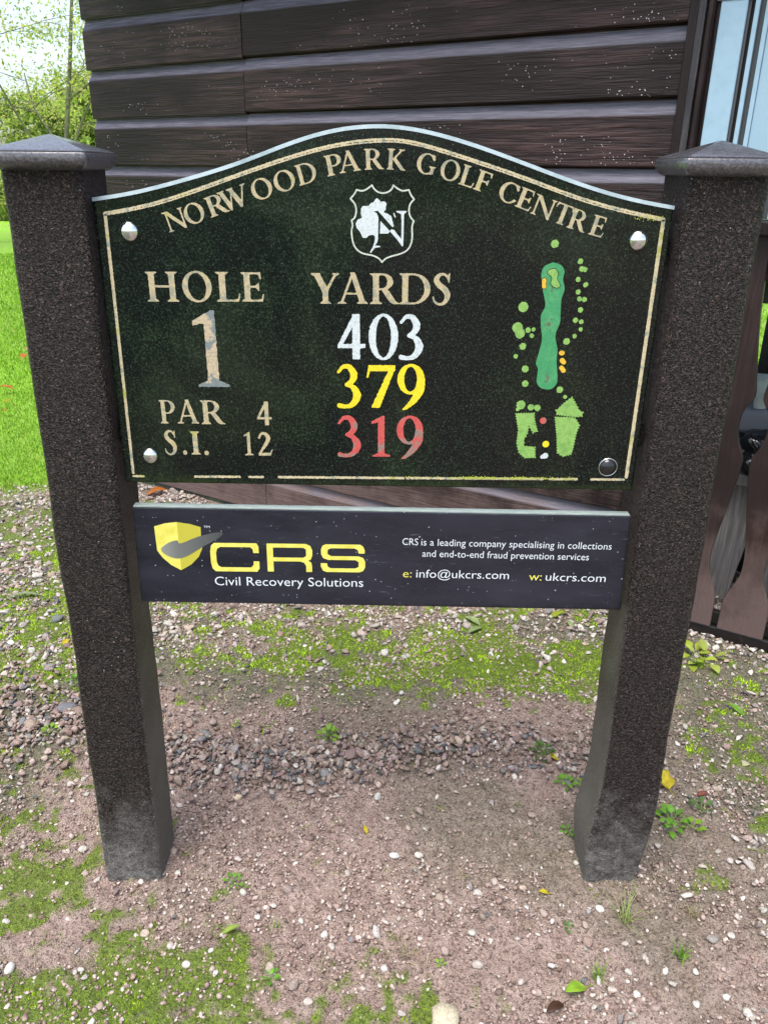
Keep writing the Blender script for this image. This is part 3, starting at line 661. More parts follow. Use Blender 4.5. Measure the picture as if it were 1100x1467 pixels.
# ---- balustrade of wavy flat boards under the window
bal = empty('balustrade', (-1.19284, 2.38334, 0), -TH)
tag(bal, 'brown balustrade of wavy cut flat boards right of the right post', 'railing')
PR = [(0, .0695), (.06, .069), (.10, .067), (.135, .058), (.17, .044), (.205, .034), (.25, .031), (.30, .035), (.39, .048), (.48, .060), (.556, .069), (.59, .066), (.62, .053), (.65, .044), (.69, .040), (.73, .047), (.77, .0685), (.82, .064), (.877, .056), (.95, .047), (1.015, .041), (1.08, .037), (1.15, .034), (1.19, .037), (1.22, .047), (1.245, .066)]
PRs = spl([(a, b_) for a, b_ in PR], 3)
def baluster(cx, tilt=0):
    pts = [(cx+w_+tilt*z, z+.045) for z, w_ in PRs]+[(cx-w_+tilt*z, z+.045) for z, w_ in PRs[::-1]]
    return prism('baluster', pts, 0, .021, M_bal, bal, .0022)
b0 = baluster(2.603-.001)
for i in range(1, 6):
    o = b0.copy(); COL.objects.link(o); o.parent = bal; o.location.x = .1605*i
for i, nm in ((0, 'rail'), ):
    box('rail', 2.41, 3.42, .022, .06, 1.14, 1.26, M_trim, bal, .004)
M_rail = mat('dark_wet_rail', (.012, .010, .010), .35)
box('bottom_rail', 2.35, 3.42, .006, .07, .0, .043, M_rail, bal, .004)
box('rail', 2.41, 3.42, .0235, .05, .046, .09, M_rail, bal, .003)

# ---- porch clutter seen through the gaps
def hut_thing(name, x, y, z=0):
    p = hut.location+Vector((x*math.cos(TH)+y*math.sin(TH), -x*math.sin(TH)+y*math.cos(TH), z)); return empty(name, p, -TH)
bench = hut_thing('wooden_bench', 2.95, .42); tag(bench, 'pale grey weathered bench seen through the balustrade gaps', 'bench')
box('seat', -.42, .5, -.17, .2, .455, .495, M_bench, bench, .004)
prism('leg', [(-.365, 0), (-.275, 0), (-.245, .23), (-.235, .454), (-.35, .454)], -.12, -.09, M_bench, bench, .002)
prism('leg', [(-.365, 0), (-.275, 0), (-.245, .23), (-.235, .454), (-.35, .454)], .13, .16, M_bench, bench, .002)
prism('leg', [(-.20, 0), (-.11, 0), (-.075, .23), (-.07, .454), (-.18, .454)], -.12, -.09, M_bench, bench, .002)
box('backrest', -.40, -.30, .205, .2355, 1.0, 1.10, M_bench, bench, .004)
for xx in (-.345, .42): box('back_support', xx-.01, xx+.03, .2365, .27, .0, 1.13, M_bench, bench, .003)
def blob(name, sx, sy, sz, m, parent, seed, amp=.25, fr=2.2, sub=4):
    bm = bmesh.new(); bmesh.ops.create_icosphere(bm, subdivisions=sub, radius=1)
    for v in bm.verts:
        n_ = v.co.normalized(); k = 1+amp*(noise.noise(n_*fr+Vector((seed, 0, 0)))+.5*abs(noise.noise(n_*fr*3+Vector((0, seed, 0)))))
        v.co = Vector((n_.x*sx*k, n_.y*sy*k, max(n_.z*sz*k, -sz*.7)+sz*.7))
    return bm_obj(name, bm, m, parent, True)
bag = blob('plastic_bag', .14, .13, .085, mat('black_shiny_plastic', (.012, .014, .018), .14, .7), None, 3, .5); bag.matrix_world = Matrix.Translation(hut_thing('x', 0, 0).location)
bpy.data.objects.remove(bpy.data.objects['x'])
def hutp(x, y, z): return hut.location+Vector((x*math.cos(TH)+y*math.sin(TH), -x*math.sin(TH)+y*math.cos(TH), z))
bag.location = hutp(2.70, .36, .496); bag.rotation_euler.z = -TH
tag(bag, 'shiny black plastic bag lying on the grey bench behind the balustrade', 'bag')
cl = bm_obj('folded_cloth', box_bm(-.11, .11, -.10, .10, 0, .085, .022, 3), mat('slate_grey_cloth', (.17, .19, .23), .8), None, True); cl.location = hutp(2.70, .42, .612); cl.rotation_euler.z = -TH
tag(cl, 'slate grey folded cloth on top of the black bag', 'cloth')
M_cup = mat('frosted_plastic_cup', (.62, .72, .68), .25, .5, 0, Alpha=.75)
cup = hut_thing('plastic_cup', 2.655, .36, .70); tag(cup, 'frosted clear plastic cup standing on the folded grey cloth', 'cup')
bm = bmesh.new(); tube_bm(bm, [(0, 0, 0), (0, 0, .035), (0, 0, .045), (0, 0, .10)], [.020, .024, .028, .037], 20)
o = bm_obj('cup_body', bm, M_cup, cup, True); bm = bmesh.new(); tube_bm(bm, [(0, 0, .1005), (0, 0, .106)], [.040, .040], 20); bm_obj('rim', bm, M_cup, cup)
cr = hut_thing('black_crate', 2.825, .60); tag(cr, 'matt black crate standing behind the cup in the porch', 'crate')
M_cr = mat('matt_black_plastic', (.010, .010, .011), .55)
o = bm_obj('crate_body', box_bm(-.17, .17, -.06, .15, 0, .93, .03, 3), M_cr, cr); box('handle', -.06, .06, -.075, -.0605, .82, .85, M_cr, cr, .004)

# ---------------------------------------------------------------- the sign
D = json.loads(r'''{"gl":[["gilt","H",-367.1,1220.6,-313.0,1220.8,-362.1,1266.3],["gilt","O",-310.3,1220.5,-260.0,1220.8,-306.0,1267.4],["gilt","L",-256.6,1221.5,-215.8,1221.7,-253.2,1266.8],["gilt","E",-216.9,1221.9,-178.8,1222.1,-214.1,1266.6],["one","1",-302.6,1083.7,-239.3,1084.0,-292.1,1207.1],["gilt","P",-366.8,1020.3,-336.8,1020.5,-362.6,1060.7],["gilt","A",-338.0,1020.6,-298.6,1020.8,-334.2,1061.0],["gilt","R",-297.6,1019.7,-255.3,1019.9,-294.2,1060.8],["gilt","4",-203.7,1018.7,-177.2,1018.8,-201.4,1059.8],["gilt","S",-365.4,963.9,-338.5,964.0,-360.9,1008.8],["gilt",".",-331.9,964.8,-324.8,964.9,-331.2,973.0],["gilt","I",-319.3,965.6,-303.2,965.7,-315.7,1006.7],["gilt",".",-295.5,964.5,-287.8,964.6,-294.9,972.7],["gilt","1",-228.1,965.1,-210.2,965.2,-225.6,1006.3],["gilt","2",-205.4,964.7,-177.4,964.8,-203.2,1006.5],["gilt","Y",-106.5,1219.6,-61.2,1219.8,-105.2,1266.5],["gilt","A",-65.0,1220.0,-16.9,1220.2,-64.3,1266.9],["gilt","R",-13.6,1219.9,31.7,1220.1,-13.7,1266.8],["gilt","D",32.8,1219.8,82.6,1220.0,32.1,1267.2],["gilt","S",84.3,1218.6,116.4,1218.7,82.7,1268.2],["white","4",-66.3,1131.6,-20.3,1131.8,-65.3,1204.2],["white","0",-15.7,1131.5,32.0,1131.7,-15.8,1204.1],["white","3",33.2,1130.8,75.2,1131.0,32.0,1204.5],["yellow","3",-69.2,1049.0,-26.1,1049.2,-68.1,1123.6],["yellow","7",-19.1,1050.6,29.8,1050.9,-19.1,1122.3],["yellow","9",32.2,1049.3,79.4,1049.5,31.0,1123.9],["red","3",-69.3,962.7,-26.3,962.9,-68.2,1036.9],["red","1",-10.8,964.5,22.1,964.7,-10.9,1036.2],["red","9",32.3,962.4,78.9,962.6,31.2,1036.6]],"arc":[["gilt","N",-324.6,1323.0,-286.9,1333.9,-331.0,1351.7],["gilt","O",-291.9,1332.6,-259.2,1344.3,-300.8,1360.4],["gilt","R",-257.0,1345.2,-224.3,1356.5,-265.7,1372.9],["gilt","W",-237.4,1352.7,-189.7,1368.8,-246.1,1380.3],["gilt","O",-188.3,1368.3,-155.0,1379.4,-197.2,1395.8],["gilt","O",-154.2,1379.9,-121.0,1390.3,-162.8,1407.4],["gilt","D",-120.5,1391.6,-89.1,1400.1,-128.1,1419.1],["gilt","P",-78.2,1404.9,-51.7,1410.3,-84.1,1432.7],["gilt","A",-60.5,1409.4,-25.6,1414.6,-64.9,1437.4],["gilt","R",-23.3,1414.8,7.8,1416.2,-24.5,1443.1],["gilt","K",8.9,1416.0,40.0,1414.2,10.9,1444.3],["gilt","G",51.8,1412.6,82.6,1407.3,57.1,1440.4],["gilt","O",86.1,1405.5,117.6,1397.5,93.7,1432.9],["gilt","L",116.2,1397.4,140.4,1390.2,124.8,1424.6],["gilt","F",138.7,1390.7,162.7,1382.8,148.1,1417.8],["gilt","C",174.9,1377.2,204.0,1366.9,184.8,1404.3],["gilt","E",202.9,1367.2,228.1,1358.2,212.7,1394.5],["gilt","N",225.6,1358.0,262.3,1345.2,234.9,1385.5],["gilt","T",259.7,1346.3,289.6,1336.6,268.0,1374.3],["gilt","R",284.3,1337.6,315.7,1328.4,291.5,1366.0],["gilt","E",319.3,1327.8,344.7,1321.1,325.1,1356.6]],"top":[[-432.5,1372.0],[-397.3,1376.3],[-359.8,1382.4],[-328.5,1391.4],[-293.3,1399.4],[-259.2,1409.3],[-210.6,1422.1],[-189.5,1429.9],[-133.9,1452.8],[-96.7,1463.3],[-59.9,1471.9],[-29.3,1474.9],[-0.9,1476.1],[26.6,1475.4],[51.1,1472.0],[89.0,1465.9],[126.3,1455.1],[164.9,1444.2],[202.9,1431.4],[255.2,1413.8],[290.7,1401.7],[329.5,1391.4],[364.4,1381.0],[404.4,1373.5],[446.4,1368.0]],"border":[[-415.3,1350.5],[-378.7,1355.8],[-340.9,1363.0],[-300.8,1375.2],[-260.8,1389.1],[-207.8,1406.9],[-157.8,1423.5],[-127.5,1432.3],[-97.3,1441.0],[-67.4,1447.8],[-40.7,1452.1],[-14.0,1454.8],[14.6,1456.0],[34.1,1455.2],[52.1,1452.9],[89.9,1443.1],[127.5,1431.7],[166.3,1421.2],[204.5,1409.6],[236.7,1399.3],[269.1,1388.0],[301.8,1376.5],[343.6,1366.1],[392.5,1356.1],[431.9,1349.5]],"borderB":[[-421.2,925.2],[429.6,926.2]],"bolts":[[-382.4,1324.8],[398.1,1318.5],[-389.4,962.4],[395.4,949.1]],"shield":[[-11.0,1393.9],[-7.8,1389.1],[-2.1,1384.7],[5.4,1383.1],[12.8,1384.6],[18.5,1388.8],[20.9,1394.1],[28.7,1388.9],[35.6,1386.6],[44.2,1388.0],[47.8,1380.6],[52.5,1374.8],[46.9,1368.3],[45.1,1359.7],[46.9,1351.1],[52.6,1344.0],[50.3,1335.8],[50.8,1322.6],[49.3,1311.5],[44.2,1302.5],[34.9,1296.9],[18.5,1292.2],[10.3,1288.7],[4.9,1283.6],[-0.4,1289.2],[-9.8,1293.3],[-26.3,1296.9],[-35.7,1304.1],[-40.3,1314.1],[-42.0,1328.4],[-40.4,1337.2],[-41.8,1344.3],[-37.2,1348.2],[-34.8,1356.8],[-36.3,1366.5],[-43.3,1375.0],[-37.0,1382.0],[-34.1,1387.3],[-26.1,1386.0],[-19.2,1388.2],[-11.0,1393.9]],"oak":[[-27.3,1361.2],[-25.0,1364.5],[-15.8,1365.1],[-12.3,1368.9],[-8.3,1370.5],[-5.5,1374.8],[-3.2,1375.9],[-0.3,1373.8],[2.6,1370.9],[7.8,1371.7],[11.2,1368.5],[9.8,1362.6],[10.2,1360.5],[6.7,1356.1],[13.1,1354.0],[18.4,1350.8],[20.2,1344.3],[22.6,1336.7],[20.3,1334.5],[15.7,1327.3],[13.4,1325.6],[1.8,1325.5],[-1.7,1324.4],[-1.5,1317.7],[-2.8,1312.2],[-6.3,1308.2],[1.9,1307.4],[1.9,1305.9],[-6.3,1304.6],[-12.4,1297.0],[-13.9,1298.1],[-8.7,1307.7],[-6.4,1315.5],[-6.4,1322.1],[-9.9,1323.7],[-15.7,1322.6],[-19.2,1319.2],[-25.1,1319.2],[-28.6,1327.4],[-33.8,1332.9],[-35.7,1339.4],[-33.1,1344.9],[-26.2,1348.0],[-27.9,1354.7]],"ncut":[[-8.9,1357.1],[-1.9,1358.2],[21.5,1333.9],[16.3,1329.5],[1.9,1343.9],[1.4,1324.4],[-1.3,1323.8],[-1.0,1348.5],[-3.6,1354.7]],"nlow":[[18.0,1331.7],[22.7,1331.4],[27.4,1325.2],[34.2,1318.1],[34.1,1344.4],[33.3,1353.7],[26.0,1356.6],[26.0,1358.2],[41.6,1358.4],[41.6,1357.0],[37.6,1353.7],[37.6,1329.1],[37.1,1307.5],[35.3,1307.5],[27.5,1317.4],[17.1,1328.4]],"ntick":[[21.4,1355.4],[22.8,1355.2],[25.4,1349.6],[24.5,1348.7],[22.6,1350.8]],"fair":[[269.9,1285.6],[282.6,1281.8],[289.2,1272.3],[287.9,1260.3],[291.9,1245.1],[288.3,1229.7],[289.2,1208.0],[289.4,1192.3],[284.2,1173.2],[289.5,1150.8],[290.1,1131.2],[293.6,1108.1],[293.5,1094.8],[286.8,1085.7],[277.0,1084.6],[266.8,1087.8],[260.3,1097.9],[260.9,1117.8],[256.8,1127.6],[259.7,1144.0],[263.2,1166.6],[259.9,1185.7],[258.3,1204.6],[263.9,1220.3],[258.2,1241.8],[254.1,1260.0],[253.7,1272.0],[257.9,1280.4]],"green":[[263.2,1273.6],[273.9,1276.1],[279.2,1269.2],[278.3,1261.7],[283.3,1252.7],[282.1,1248.1],[274.9,1248.6],[269.7,1254.1],[270.4,1263.1],[263.6,1269.1]],"fairspot":[[[272.3,1190.6],10,22],[[277.1,1101.3],8,8],[[271.9,1246.5],6,3]],"dots":[[270.4,1313.0,6.0],[312.2,1287.5,4.2],[315.9,1276.2,4.2],[320.6,1275.6,3.9],[311.6,1260.5,3.9],[324.1,1252.4,3.9],[313.7,1241.3,3.9],[316.7,1230.6,3.9],[324.7,1230.1,3.9],[320.1,1213.6,4.2],[313.8,1197.3,4.2],[323.3,1195.1,3.6],[324.0,1183.1,3.3],[315.2,1172.2,3.6],[303.1,1163.8,5.4],[229.2,1217.5,7.9],[222.5,1184.8,8.5],[227.0,1175.9,7.9],[219.8,1182.2,4.8],[239.5,1181.1,4.2],[248.3,1182.5,3.3],[246.3,1172.3,3.6],[233.1,1155.1,5.4],[223.0,1138.8,3.6],[239.9,1118.3,5.7],[241.9,1093.7,5.4],[299.8,1084.1,5.4],[309.6,1072.0,3.3],[237.7,1057.7,7.5],[232.7,1050.1,3.0],[254.7,1053.7,5.4],[265.5,1052.8,5.4]],"tri":[[321.3,1071.4],[329.2,1059.5],[335.3,1049.3],[342.3,1045.9],[341.4,1039.0],[329.8,1037.8],[299.2,1042.1],[296.9,1049.0],[303.1,1054.2],[309.1,1061.1]],"trap":[[297.0,1036.9],[329.9,1036.5],[338.7,1023.3],[334.5,1009.2],[332.0,984.3],[329.8,971.7],[316.5,968.0],[306.4,974.0],[303.0,1001.9]],"hook":[[230.5,1042.5],[260.6,1043.5],[262.8,1029.6],[268.9,1012.1],[261.8,1009.3],[255.9,1019.1],[253.5,1027.8],[252.4,1008.5],[247.4,997.8],[248.4,985.4],[267.3,983.7],[268.8,965.7],[251.7,964.9],[240.7,974.5],[236.1,990.6],[237.0,1015.4]],"redd":[277.1,1030.8,6],"yeld":[285.2,989.6,6],"whid":[[279.0,966.6],[288.5,967.7]],"bunk":[[297.2,1145.0,4],[299.0,1132.9,4],[302.0,1129.7,3.6],[298.9,1120.8,3.6],[302.6,1116.2,3.8],[258.6,1258.5,3.4],[258.7,1254.0,3],[259.4,1249.4,3.4]],"pan":[[-430.5,866.1],[447.3,856.4],[452.8,666.4],[-435.8,676.3]],"sl":[[-396.1,830.1],[-375.8,836.4],[-355.0,838.9],[-355.4,765.9],[-355.8,742.8],[-373.2,753.5],[-387.0,768.0],[-395.5,782.5]],"sr":[[-355.0,838.9],[-333.1,835.4],[-313.5,829.4],[-314.7,804.8],[-313.9,788.0],[-321.4,771.0],[-335.8,755.3],[-355.8,742.8],[-355.4,765.9]],"sw":[[-388.1,787.4],[-373.1,798.5],[-357.6,803.0],[-352.5,796.8],[-320.3,810.5],[-287.3,819.3],[-274.5,818.0],[-283.9,807.5],[-313.3,790.4],[-339.9,773.3],[-358.8,766.8],[-373.7,770.6],[-385.9,778.7]],"crs":[["C",-300.6,741.3,-213.2,740.9,-296.2,798.7],["R",-198.7,741.7,-117.0,741.3,-195.9,798.2],["S",-102.1,741.6,-21.6,741.2,-100.8,797.6]],"txt":[["Civil Recovery Solutions","white",-296.6,712.5,-25.2,711.4,-295.2,731.4],["TM","white",-308.1,827.6,-297.4,827.7,-307.7,832.3],["CRS","white",45.1,797.5,73.3,797.0,44.9,811.8],["°","white",73.9,808.3,77.3,808.3,73.7,814.9],["is a leading company specialising in collections","white",78.9,796.8,420.7,791.2,78.5,811.2],["and end-to-end fraud prevention services","white",81.3,774.1,382.3,769.5,80.9,788.6],["e:","yellow",47.2,732.0,63.1,731.7,46.9,748.8],["info@ukcrs.com","white",71.5,731.7,240.5,729.8,71.0,749.1],["w:","yellow",277.4,727.6,300.4,727.3,275.9,745.0],["ukcrs.com","white",307.9,727.4,417.7,725.3,306.3,744.7]]}''')
sign = empty('golf_hole_sign', (0, .06, 0)); sign.location = (0, 0, 0)
tag(sign, 'dark green golf hole sign with a charcoal sponsor panel between two brown plastic posts', 'sign')
PW = .12; G2 = .459; HT = 1.415
def post(side):
    lean = .0178 if side < 0 else -.0047; nz = 90; ns = 10; V, F = [], []
    rs = random.Random(side); per = []
    rr = .011
    for q, (cx, cy) in enumerate(((1, -1), (1, 1), (-1, 1), (-1, -1))):       # rounded corners
        for k in range(4):
            a = math.radians(-90+q*90+k*30); per.append((cx*(PW/2-rr)+rr*math.cos(a), cy*(PW/2-rr)+rr*math.sin(a)))
        # points along the side towards the next corner
        nx_, ny_ = ((1, 1), (-1, 1), (-1, -1), (1, -1))[q]
        c0 = (cx*(PW/2-rr)+rr*math.cos(a), cy*(PW/2-rr)+rr*math.sin(a)); c1 = (nx_*(PW/2-rr)+rr*math.cos(a), ny_*(PW/2-rr)+rr*math.sin(a))
        for k in range(1, ns): s_ = k/ns; per.append((c0[0]+(c1[0]-c0[0])*s_, c0[1]+(c1[1]-c0[1])*s_))
    m = len(per)
    for i in range(nz+1):
        z = -.12+(HT+.12)*i/nz
        foot = max(0, min(1, (.16-z)/.16))
        for (x, y) in per:
            nv = Vector((x*3, y*3+side*7, z*4)); dn = noise.noise(nv)*.0030+noise.noise(nv*4)*.0013
            k = 1+dn/(PW/2)
            if side > 0: k *= 1-.12*foot**1.6; 
            xx = x*k; yy = y*k
            if side > 0: xx += -.012*math.exp(-((z-.12)/.09)**2)*(1 if x < 0 else .2)-.012*foot
            V.append((side*(G2+PW/2)+lean*z+xx, .06+yy, z))
    for i in range(nz):
        for j in range(m): F.append((i*m+j, i*m+(j+1) % m, (i+1)*m+(j+1) % m, (i+1)*m+j))
    F.append(tuple(range(nz*m, nz*m+m)))
    p = mesh('post', V, F, M_post, sign, True)
    # low pyramid cap with a soft drip edge
    cx = side*(G2+PW/2)+lean*HT; cw = .0745 if side < 0 else .073; bm = bmesh.new(); L = []
    for (w_, z) in ((PW/2-.004, -.008), (PW/2+.004, -.006), (cw-.004, -.001), (cw, .004), (cw, .017), (cw-.004, .0205)):
        L.append([bm.verts.new((cx+a*w_, .06+b_*w_, HT+z+.002)) for a, b_ in ((-1, -1), (1, -1), (1, 1), (-1, 1))])
    for a, b_ in zip(L[:-1], L[1:]):
        for k in range(4): bm.faces.new((a[k], a[(k+1) % 4], b_[(k+1) % 4], b_[k]))
    ap = bm.verts.new((cx, .06, HT+.046))
    for k in range(4): bm.faces.new((L[-1][k], L[-1][(k+1) % 4], ap))
    bm.faces.new(L[0][::-1])
    bmesh.ops.bevel(bm, geom=bm.edges[:], offset=.003, segments=2, profile=.5, affect='EDGES')
    bm_obj('post_cap', bm, M_cap, p, True)
post(-1); post(1)

top = D['top']; T_ = [(x/1000, z/1000) for x, z in top]
# fair the measured outline
for _ in range(2): T_ = [T_[0]]+[((T_[i-1][0]+2*T_[i][0]+T_[i+1][0])/4, (T_[i-1][1]+2*T_[i][1]+T_[i+1][1])/4) for i in range(1, len(T_)-1)]+[T_[-1]]
T_ = [tuple(p) for p in spl(T_, 3)]
out = T_+[(.4435, .9075), (.4405, .9055), (-.4345, .9130), (-.4370, .9150)]
board = prism('name_board', out, .030, .052, M_board, sign, .0034)
# the polished top edge and its chamfer, sky reflection put into the colour
M_edge = mat('sky_sheen_top_edge', (.36, .43, .43), .3, .5); t = NT(M_edge); t.col(t.mix(t.ramp(t.noise(25, 4, .7), [(.3, 0.), (.6, 1.)]), (.20, .27, .28), (.36, .45, .47)))
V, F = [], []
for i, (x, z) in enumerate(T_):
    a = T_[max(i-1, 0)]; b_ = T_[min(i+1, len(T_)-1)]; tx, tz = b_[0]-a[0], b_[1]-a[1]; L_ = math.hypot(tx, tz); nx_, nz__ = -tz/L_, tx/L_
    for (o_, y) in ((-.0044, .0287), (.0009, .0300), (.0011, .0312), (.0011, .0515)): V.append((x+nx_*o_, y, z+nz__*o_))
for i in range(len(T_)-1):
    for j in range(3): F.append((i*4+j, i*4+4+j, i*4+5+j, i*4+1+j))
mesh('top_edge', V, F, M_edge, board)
YF = .0296
mats = dict(gilt=M_gilt, one=M_one, white=M_white, yellow=M_yell, red=M_red)
groups = {}
def place(mkey, ch, bl, br, tl, key, gl=None, er=.012):
    adv, ops = GL[gl or ch]; bl, br, tl = map(np.array, (bl, br, tl)); ex = br-bl; Lx = np.hypot(*ex); nz_ = np.array([-ex[1], ex[0]])/Lx
    hgt_ = (tl-bl)@nz_; sh = (tl-bl)@(ex/Lx)
    o_ = bl+ex/Lx*sh/2; wd = Lx-abs(sh)*.9
    if ch in 'I.': wd = Lx*.98; 
    if ch == '.': hgt_ *= 5; o_ = bl
    V, F = ms_mesh(ops, (o_, ex/Lx*wd/adv, nz_*hgt_), .016 if hgt_ > 45 else .022, YF, 1, er, len(groups)*3+ord(ch))
    groups.setdefault((key, mkey), []).append((V, F))
for g in D['gl']:
    key = {'gilt': 'lettering', 'one': 'hole_number', 'white': 'white_yardage', 'yellow': 'yellow_yardage', 'red': 'red_yardage'}[g[0]]
    place(g[0], g[1], g[2:4], g[4:6], g[6:8], key)
for g in D['arc']:
    a, b_ = np.array(g[2:4]), np.array(g[4:6]); q = (b_-a)*.04; place('gilt', g[1], a+q, b_-q, np.array(g[6:8])+q, 'club_name')
for (key, mk), parts in groups.items():
    for V, F in parts: mesh(key, V, F, mats[mk], board)        # every letter a piece of its own
ID = (np.zeros(2), np.array([1., 0]), np.array([0, 1.]))
def shape(name, ops, m, h=.7, y=YF, er=0, parent=None, seed=1):
    V, F = ms_mesh(ops, ID, h, y, 10, er, seed); return mesh(name, V, F, m, parent or board)
bp = [(x, z) for x, z in D['border']]
for _ in range(2): bp = [bp[0]]+[((bp[i-1][0]+2*bp[i][0]+bp[i+1][0])/4, (bp[i-1][1]+2*bp[i][1]+bp[i+1][1])/4) for i in range(1, len(bp)-1)]+[bp[-1]]
shape('border_line', [('b', [(x, z, 2.9) for x, z in bp]), ('-b', [(x, z-.6, .35) for x, z in bp[1:-1]])], M_bordr, .8, er=.7)
bl_, br_ = D['borderB']; (x0, z0), (x1, z1) = bp[0], bp[-1]
shape('border_line', [('b', [(x0, z0-3.2, 2.5), (bl_[0], bl_[1]+6, 2.3)])], M_bordr, .8, er=.6)
shape('border_line', [('b', [(x1, z1-3.2, 3.), (br_[0], br_[1]+5, 3.)])], M_bordr, .8, er=.6)
lx = lambda s_: bl_[0]+(br_[0]-bl_[0])*s_; lz = lambda s_: bl_[1]+(br_[1]-bl_[1])*s_
for a, b_ in ((.0, .02), (.125, .215), (.235, .262), (.295, .548), (.555, .668), (.673, .83), (.845, .90), (.93, .995)):
    shape('border_line', [('b', [(lx(a), lz(a), 2.1), (lx(b_), lz(b_), 2.1)])], M_bordr, .8, er=1.1, seed=a*30)
# yellow-green lichen on the lower line and corner
M_lich = mat('yellow_green_lichen', (.36, .42, .04), .8)
pr = random.Random(9); P = []
for i in range(420):
    s_ = pr.choice([pr.gauss(.73, .03), pr.gauss(.69, .02), pr.gauss(.80, .04), pr.uniform(.55, .9)]); P.append((lx(s_), lz(s_)+abs(pr.gauss(0, 2.0))-.5, pr.uniform(.3, 1.3)))
for i in range(60): P.append((x1-pr.uniform(0, 45), z1+pr.gauss(1, 2)+pr.uniform(0, 4), pr.uniform(.3, 1.1)))
bm = bmesh.new()
for x, z, r_ in P: disc(bm, x/1000, z/1000, r_/1000, YF-.0002, 5, r_/1500)
o = bm_obj('lichen', bm, M_lich, board); o['kind'] = 'stuff'
# emblem
sh = D['shield']; pk = [0, 6, 9, 11, 15, 23, 31, 35, 37, 40]
segs = [('b', [(*p, 1.15) for p in sh[a:b_+1]]) for a, b_ in zip(pk[:-1], pk[1:])]
shape('club_shield', segs, M_cream, .55)
shape('club_oak', [('p', D['oak']), ('-p', D['ncut'])], M_white, .55, er=.15)
shape('club_letter', [('p', D['nlow'])], M_white, .5); shape('club_letter', [('p', D['ntick'])], M_white, .3)
# course map
shape('fairway', [('p', spl(D['fair']+[D['fair'][0]], 4)[:-1])], M_fair, .8, er=.3)
gr = spl(D['green']+[D['green'][0]], 5)[:-1]
shape('green_outline', [('p', gr), ('b', [(*p, 1.0) for p in list(gr)+[gr[0]]])], M_dark, .6, YF-.0002)
shape('putting_green', [('p', gr)], M_lime, .6, YF-.0004)
for (c_, a, b_) in D['fairspot']:
    q_ = random.Random(a); shape('worn_patch', [('p', ell(c_[0]+q_.gauss(0, b_*.16), c_[1]+q_.gauss(0, a*.5), q_.uniform(.5, 1.5), q_.uniform(.6, 2.4), 8)) for _ in range(int(a*1.3)+4)], M_bare, .4, YF-.0002, er=.5, seed=a)
left = list(D['dots'])
while left:
    grp = [left.pop()]; ch_ = True
    while ch_:
        ch_ = False
        for q in list(left):
            if any(math.hypot(q[0]-p[0], q[1]-p[1]) < q[2]+p[2]+.5 for p in grp): grp.append(q); left.remove(q); ch_ = True
    shape('map_tree', [('p', ell(x, z, r_, r_*1.02, 20)) for x, z, r_ in grp], M_lime, .6, er=.9, seed=grp[0][0])
for k in ('tri', 'trap', 'hook'):
    P = D[k]; sc_ = [('p', P)]
    per = spl(P+[P[0]], 1); 
    for a, b_ in zip(per[:-1], per[1:]):
        n_ = max(1, int(np.hypot(*(b_-a))/4.2))
        for i in range(n_): c_ = a+(b_-a)*i/n_; sc_.append(('p', ell(c_[0], c_[1], 1.5, 1.5, 9)))
    shape('map_woodland', sc_, M_lime, .7, er=.3)
shape('tee_marker', [('p', ell(*D['redd'][:2], 5.6, 5.6))], M_red, .5, er=.3); shape('tee_marker', [('p', ell(*D['yeld'][:2], 5.8, 5.8))], M_yell, .5, er=.3)
(a, b_), (c_, d_) = D['whid']; shape('tee_marker', [('b', [(a+2, b_, 3.3), (c_-2.5, d_+1, 5.2)])], M_white, .5)
bk = D['bunk']; 
for grp in ([0], [1, 2], [3, 4], [5, 6, 7]):
    for dr, m, y in ((.0, M_bunk, YF-.0003),)+(((1.0, M_dark, YF-.0001),) if grp[0] == 5 else ()):
        pts = [(bk[i][0], bk[i][1], bk[i][2]+dr) for i in grp]
        shape('bunker', [('b', pts)] if len(pts) > 1 else [('p', ell(pts[0][0], pts[0][1], pts[0][2]+.6, pts[0][2]))], m, .5, y)
# dome bolts
def dome(x, z, r_, m, ring=None):
    bm = bmesh.new(); n = 28; prof = [(math.cos(q_), .62*math.sin(q_)) for q_ in np.linspace(0, 1.45, 12)]
    rings = [[bm.verts.new((x+r_*a*math.cos(i/n*6.28318), .0302-r_*b_, z+r_*a*math.sin(i/n*6.28318))) for i in range(n)] for a, b_ in prof]
    for a, b_ in zip(rings[:-1], rings[1:]):
        for i in range(n): bm.faces.new((a[i], b_[i], b_[(i+1) % n], a[(i+1) % n]))
    c0 = bm.verts.new((x, .0302-r_*.6202, z))
    for i in range(n): bm.faces.new((rings[-1][i], c0, rings[-1][(i+1) % n]))
    bmesh.ops.recalc_face_normals(bm, faces=bm.faces[:])
    o = bm_obj('dome_bolt', bm, m, board, True)
    if ring:
        bm = bmesh.new(); rg = [[bm.verts.new((x+r_*k*math.cos(i/n*6.28318), y, z+r_*k*math.sin(i/n*6.28318))) for i in range(n)] for k, y in ((.98, .029), (1.0, .0275), (1.08, .0275), (1.1, .029))]
        for a, b_ in zip(rg[:-1], rg[1:]):
            for i in range(n): bm.faces.new((a[i], a[(i+1) % n], b_[(i+1) % n], b_[i]))
        bm_obj('bolt_ring', bm, ring, board, True)
    return o
B_ = D['bolts']
for i in (0, 1): dome(B_[i][0]/1000, B_[i][1]/1000, .0150, M_chrome)
dome(B_[2][0]/1000, B_[2][1]/1000, .0140, M_chrome)
dome(B_[3][0]/1000, B_[3][1]/1000, .0150, M_black, M_chrome)
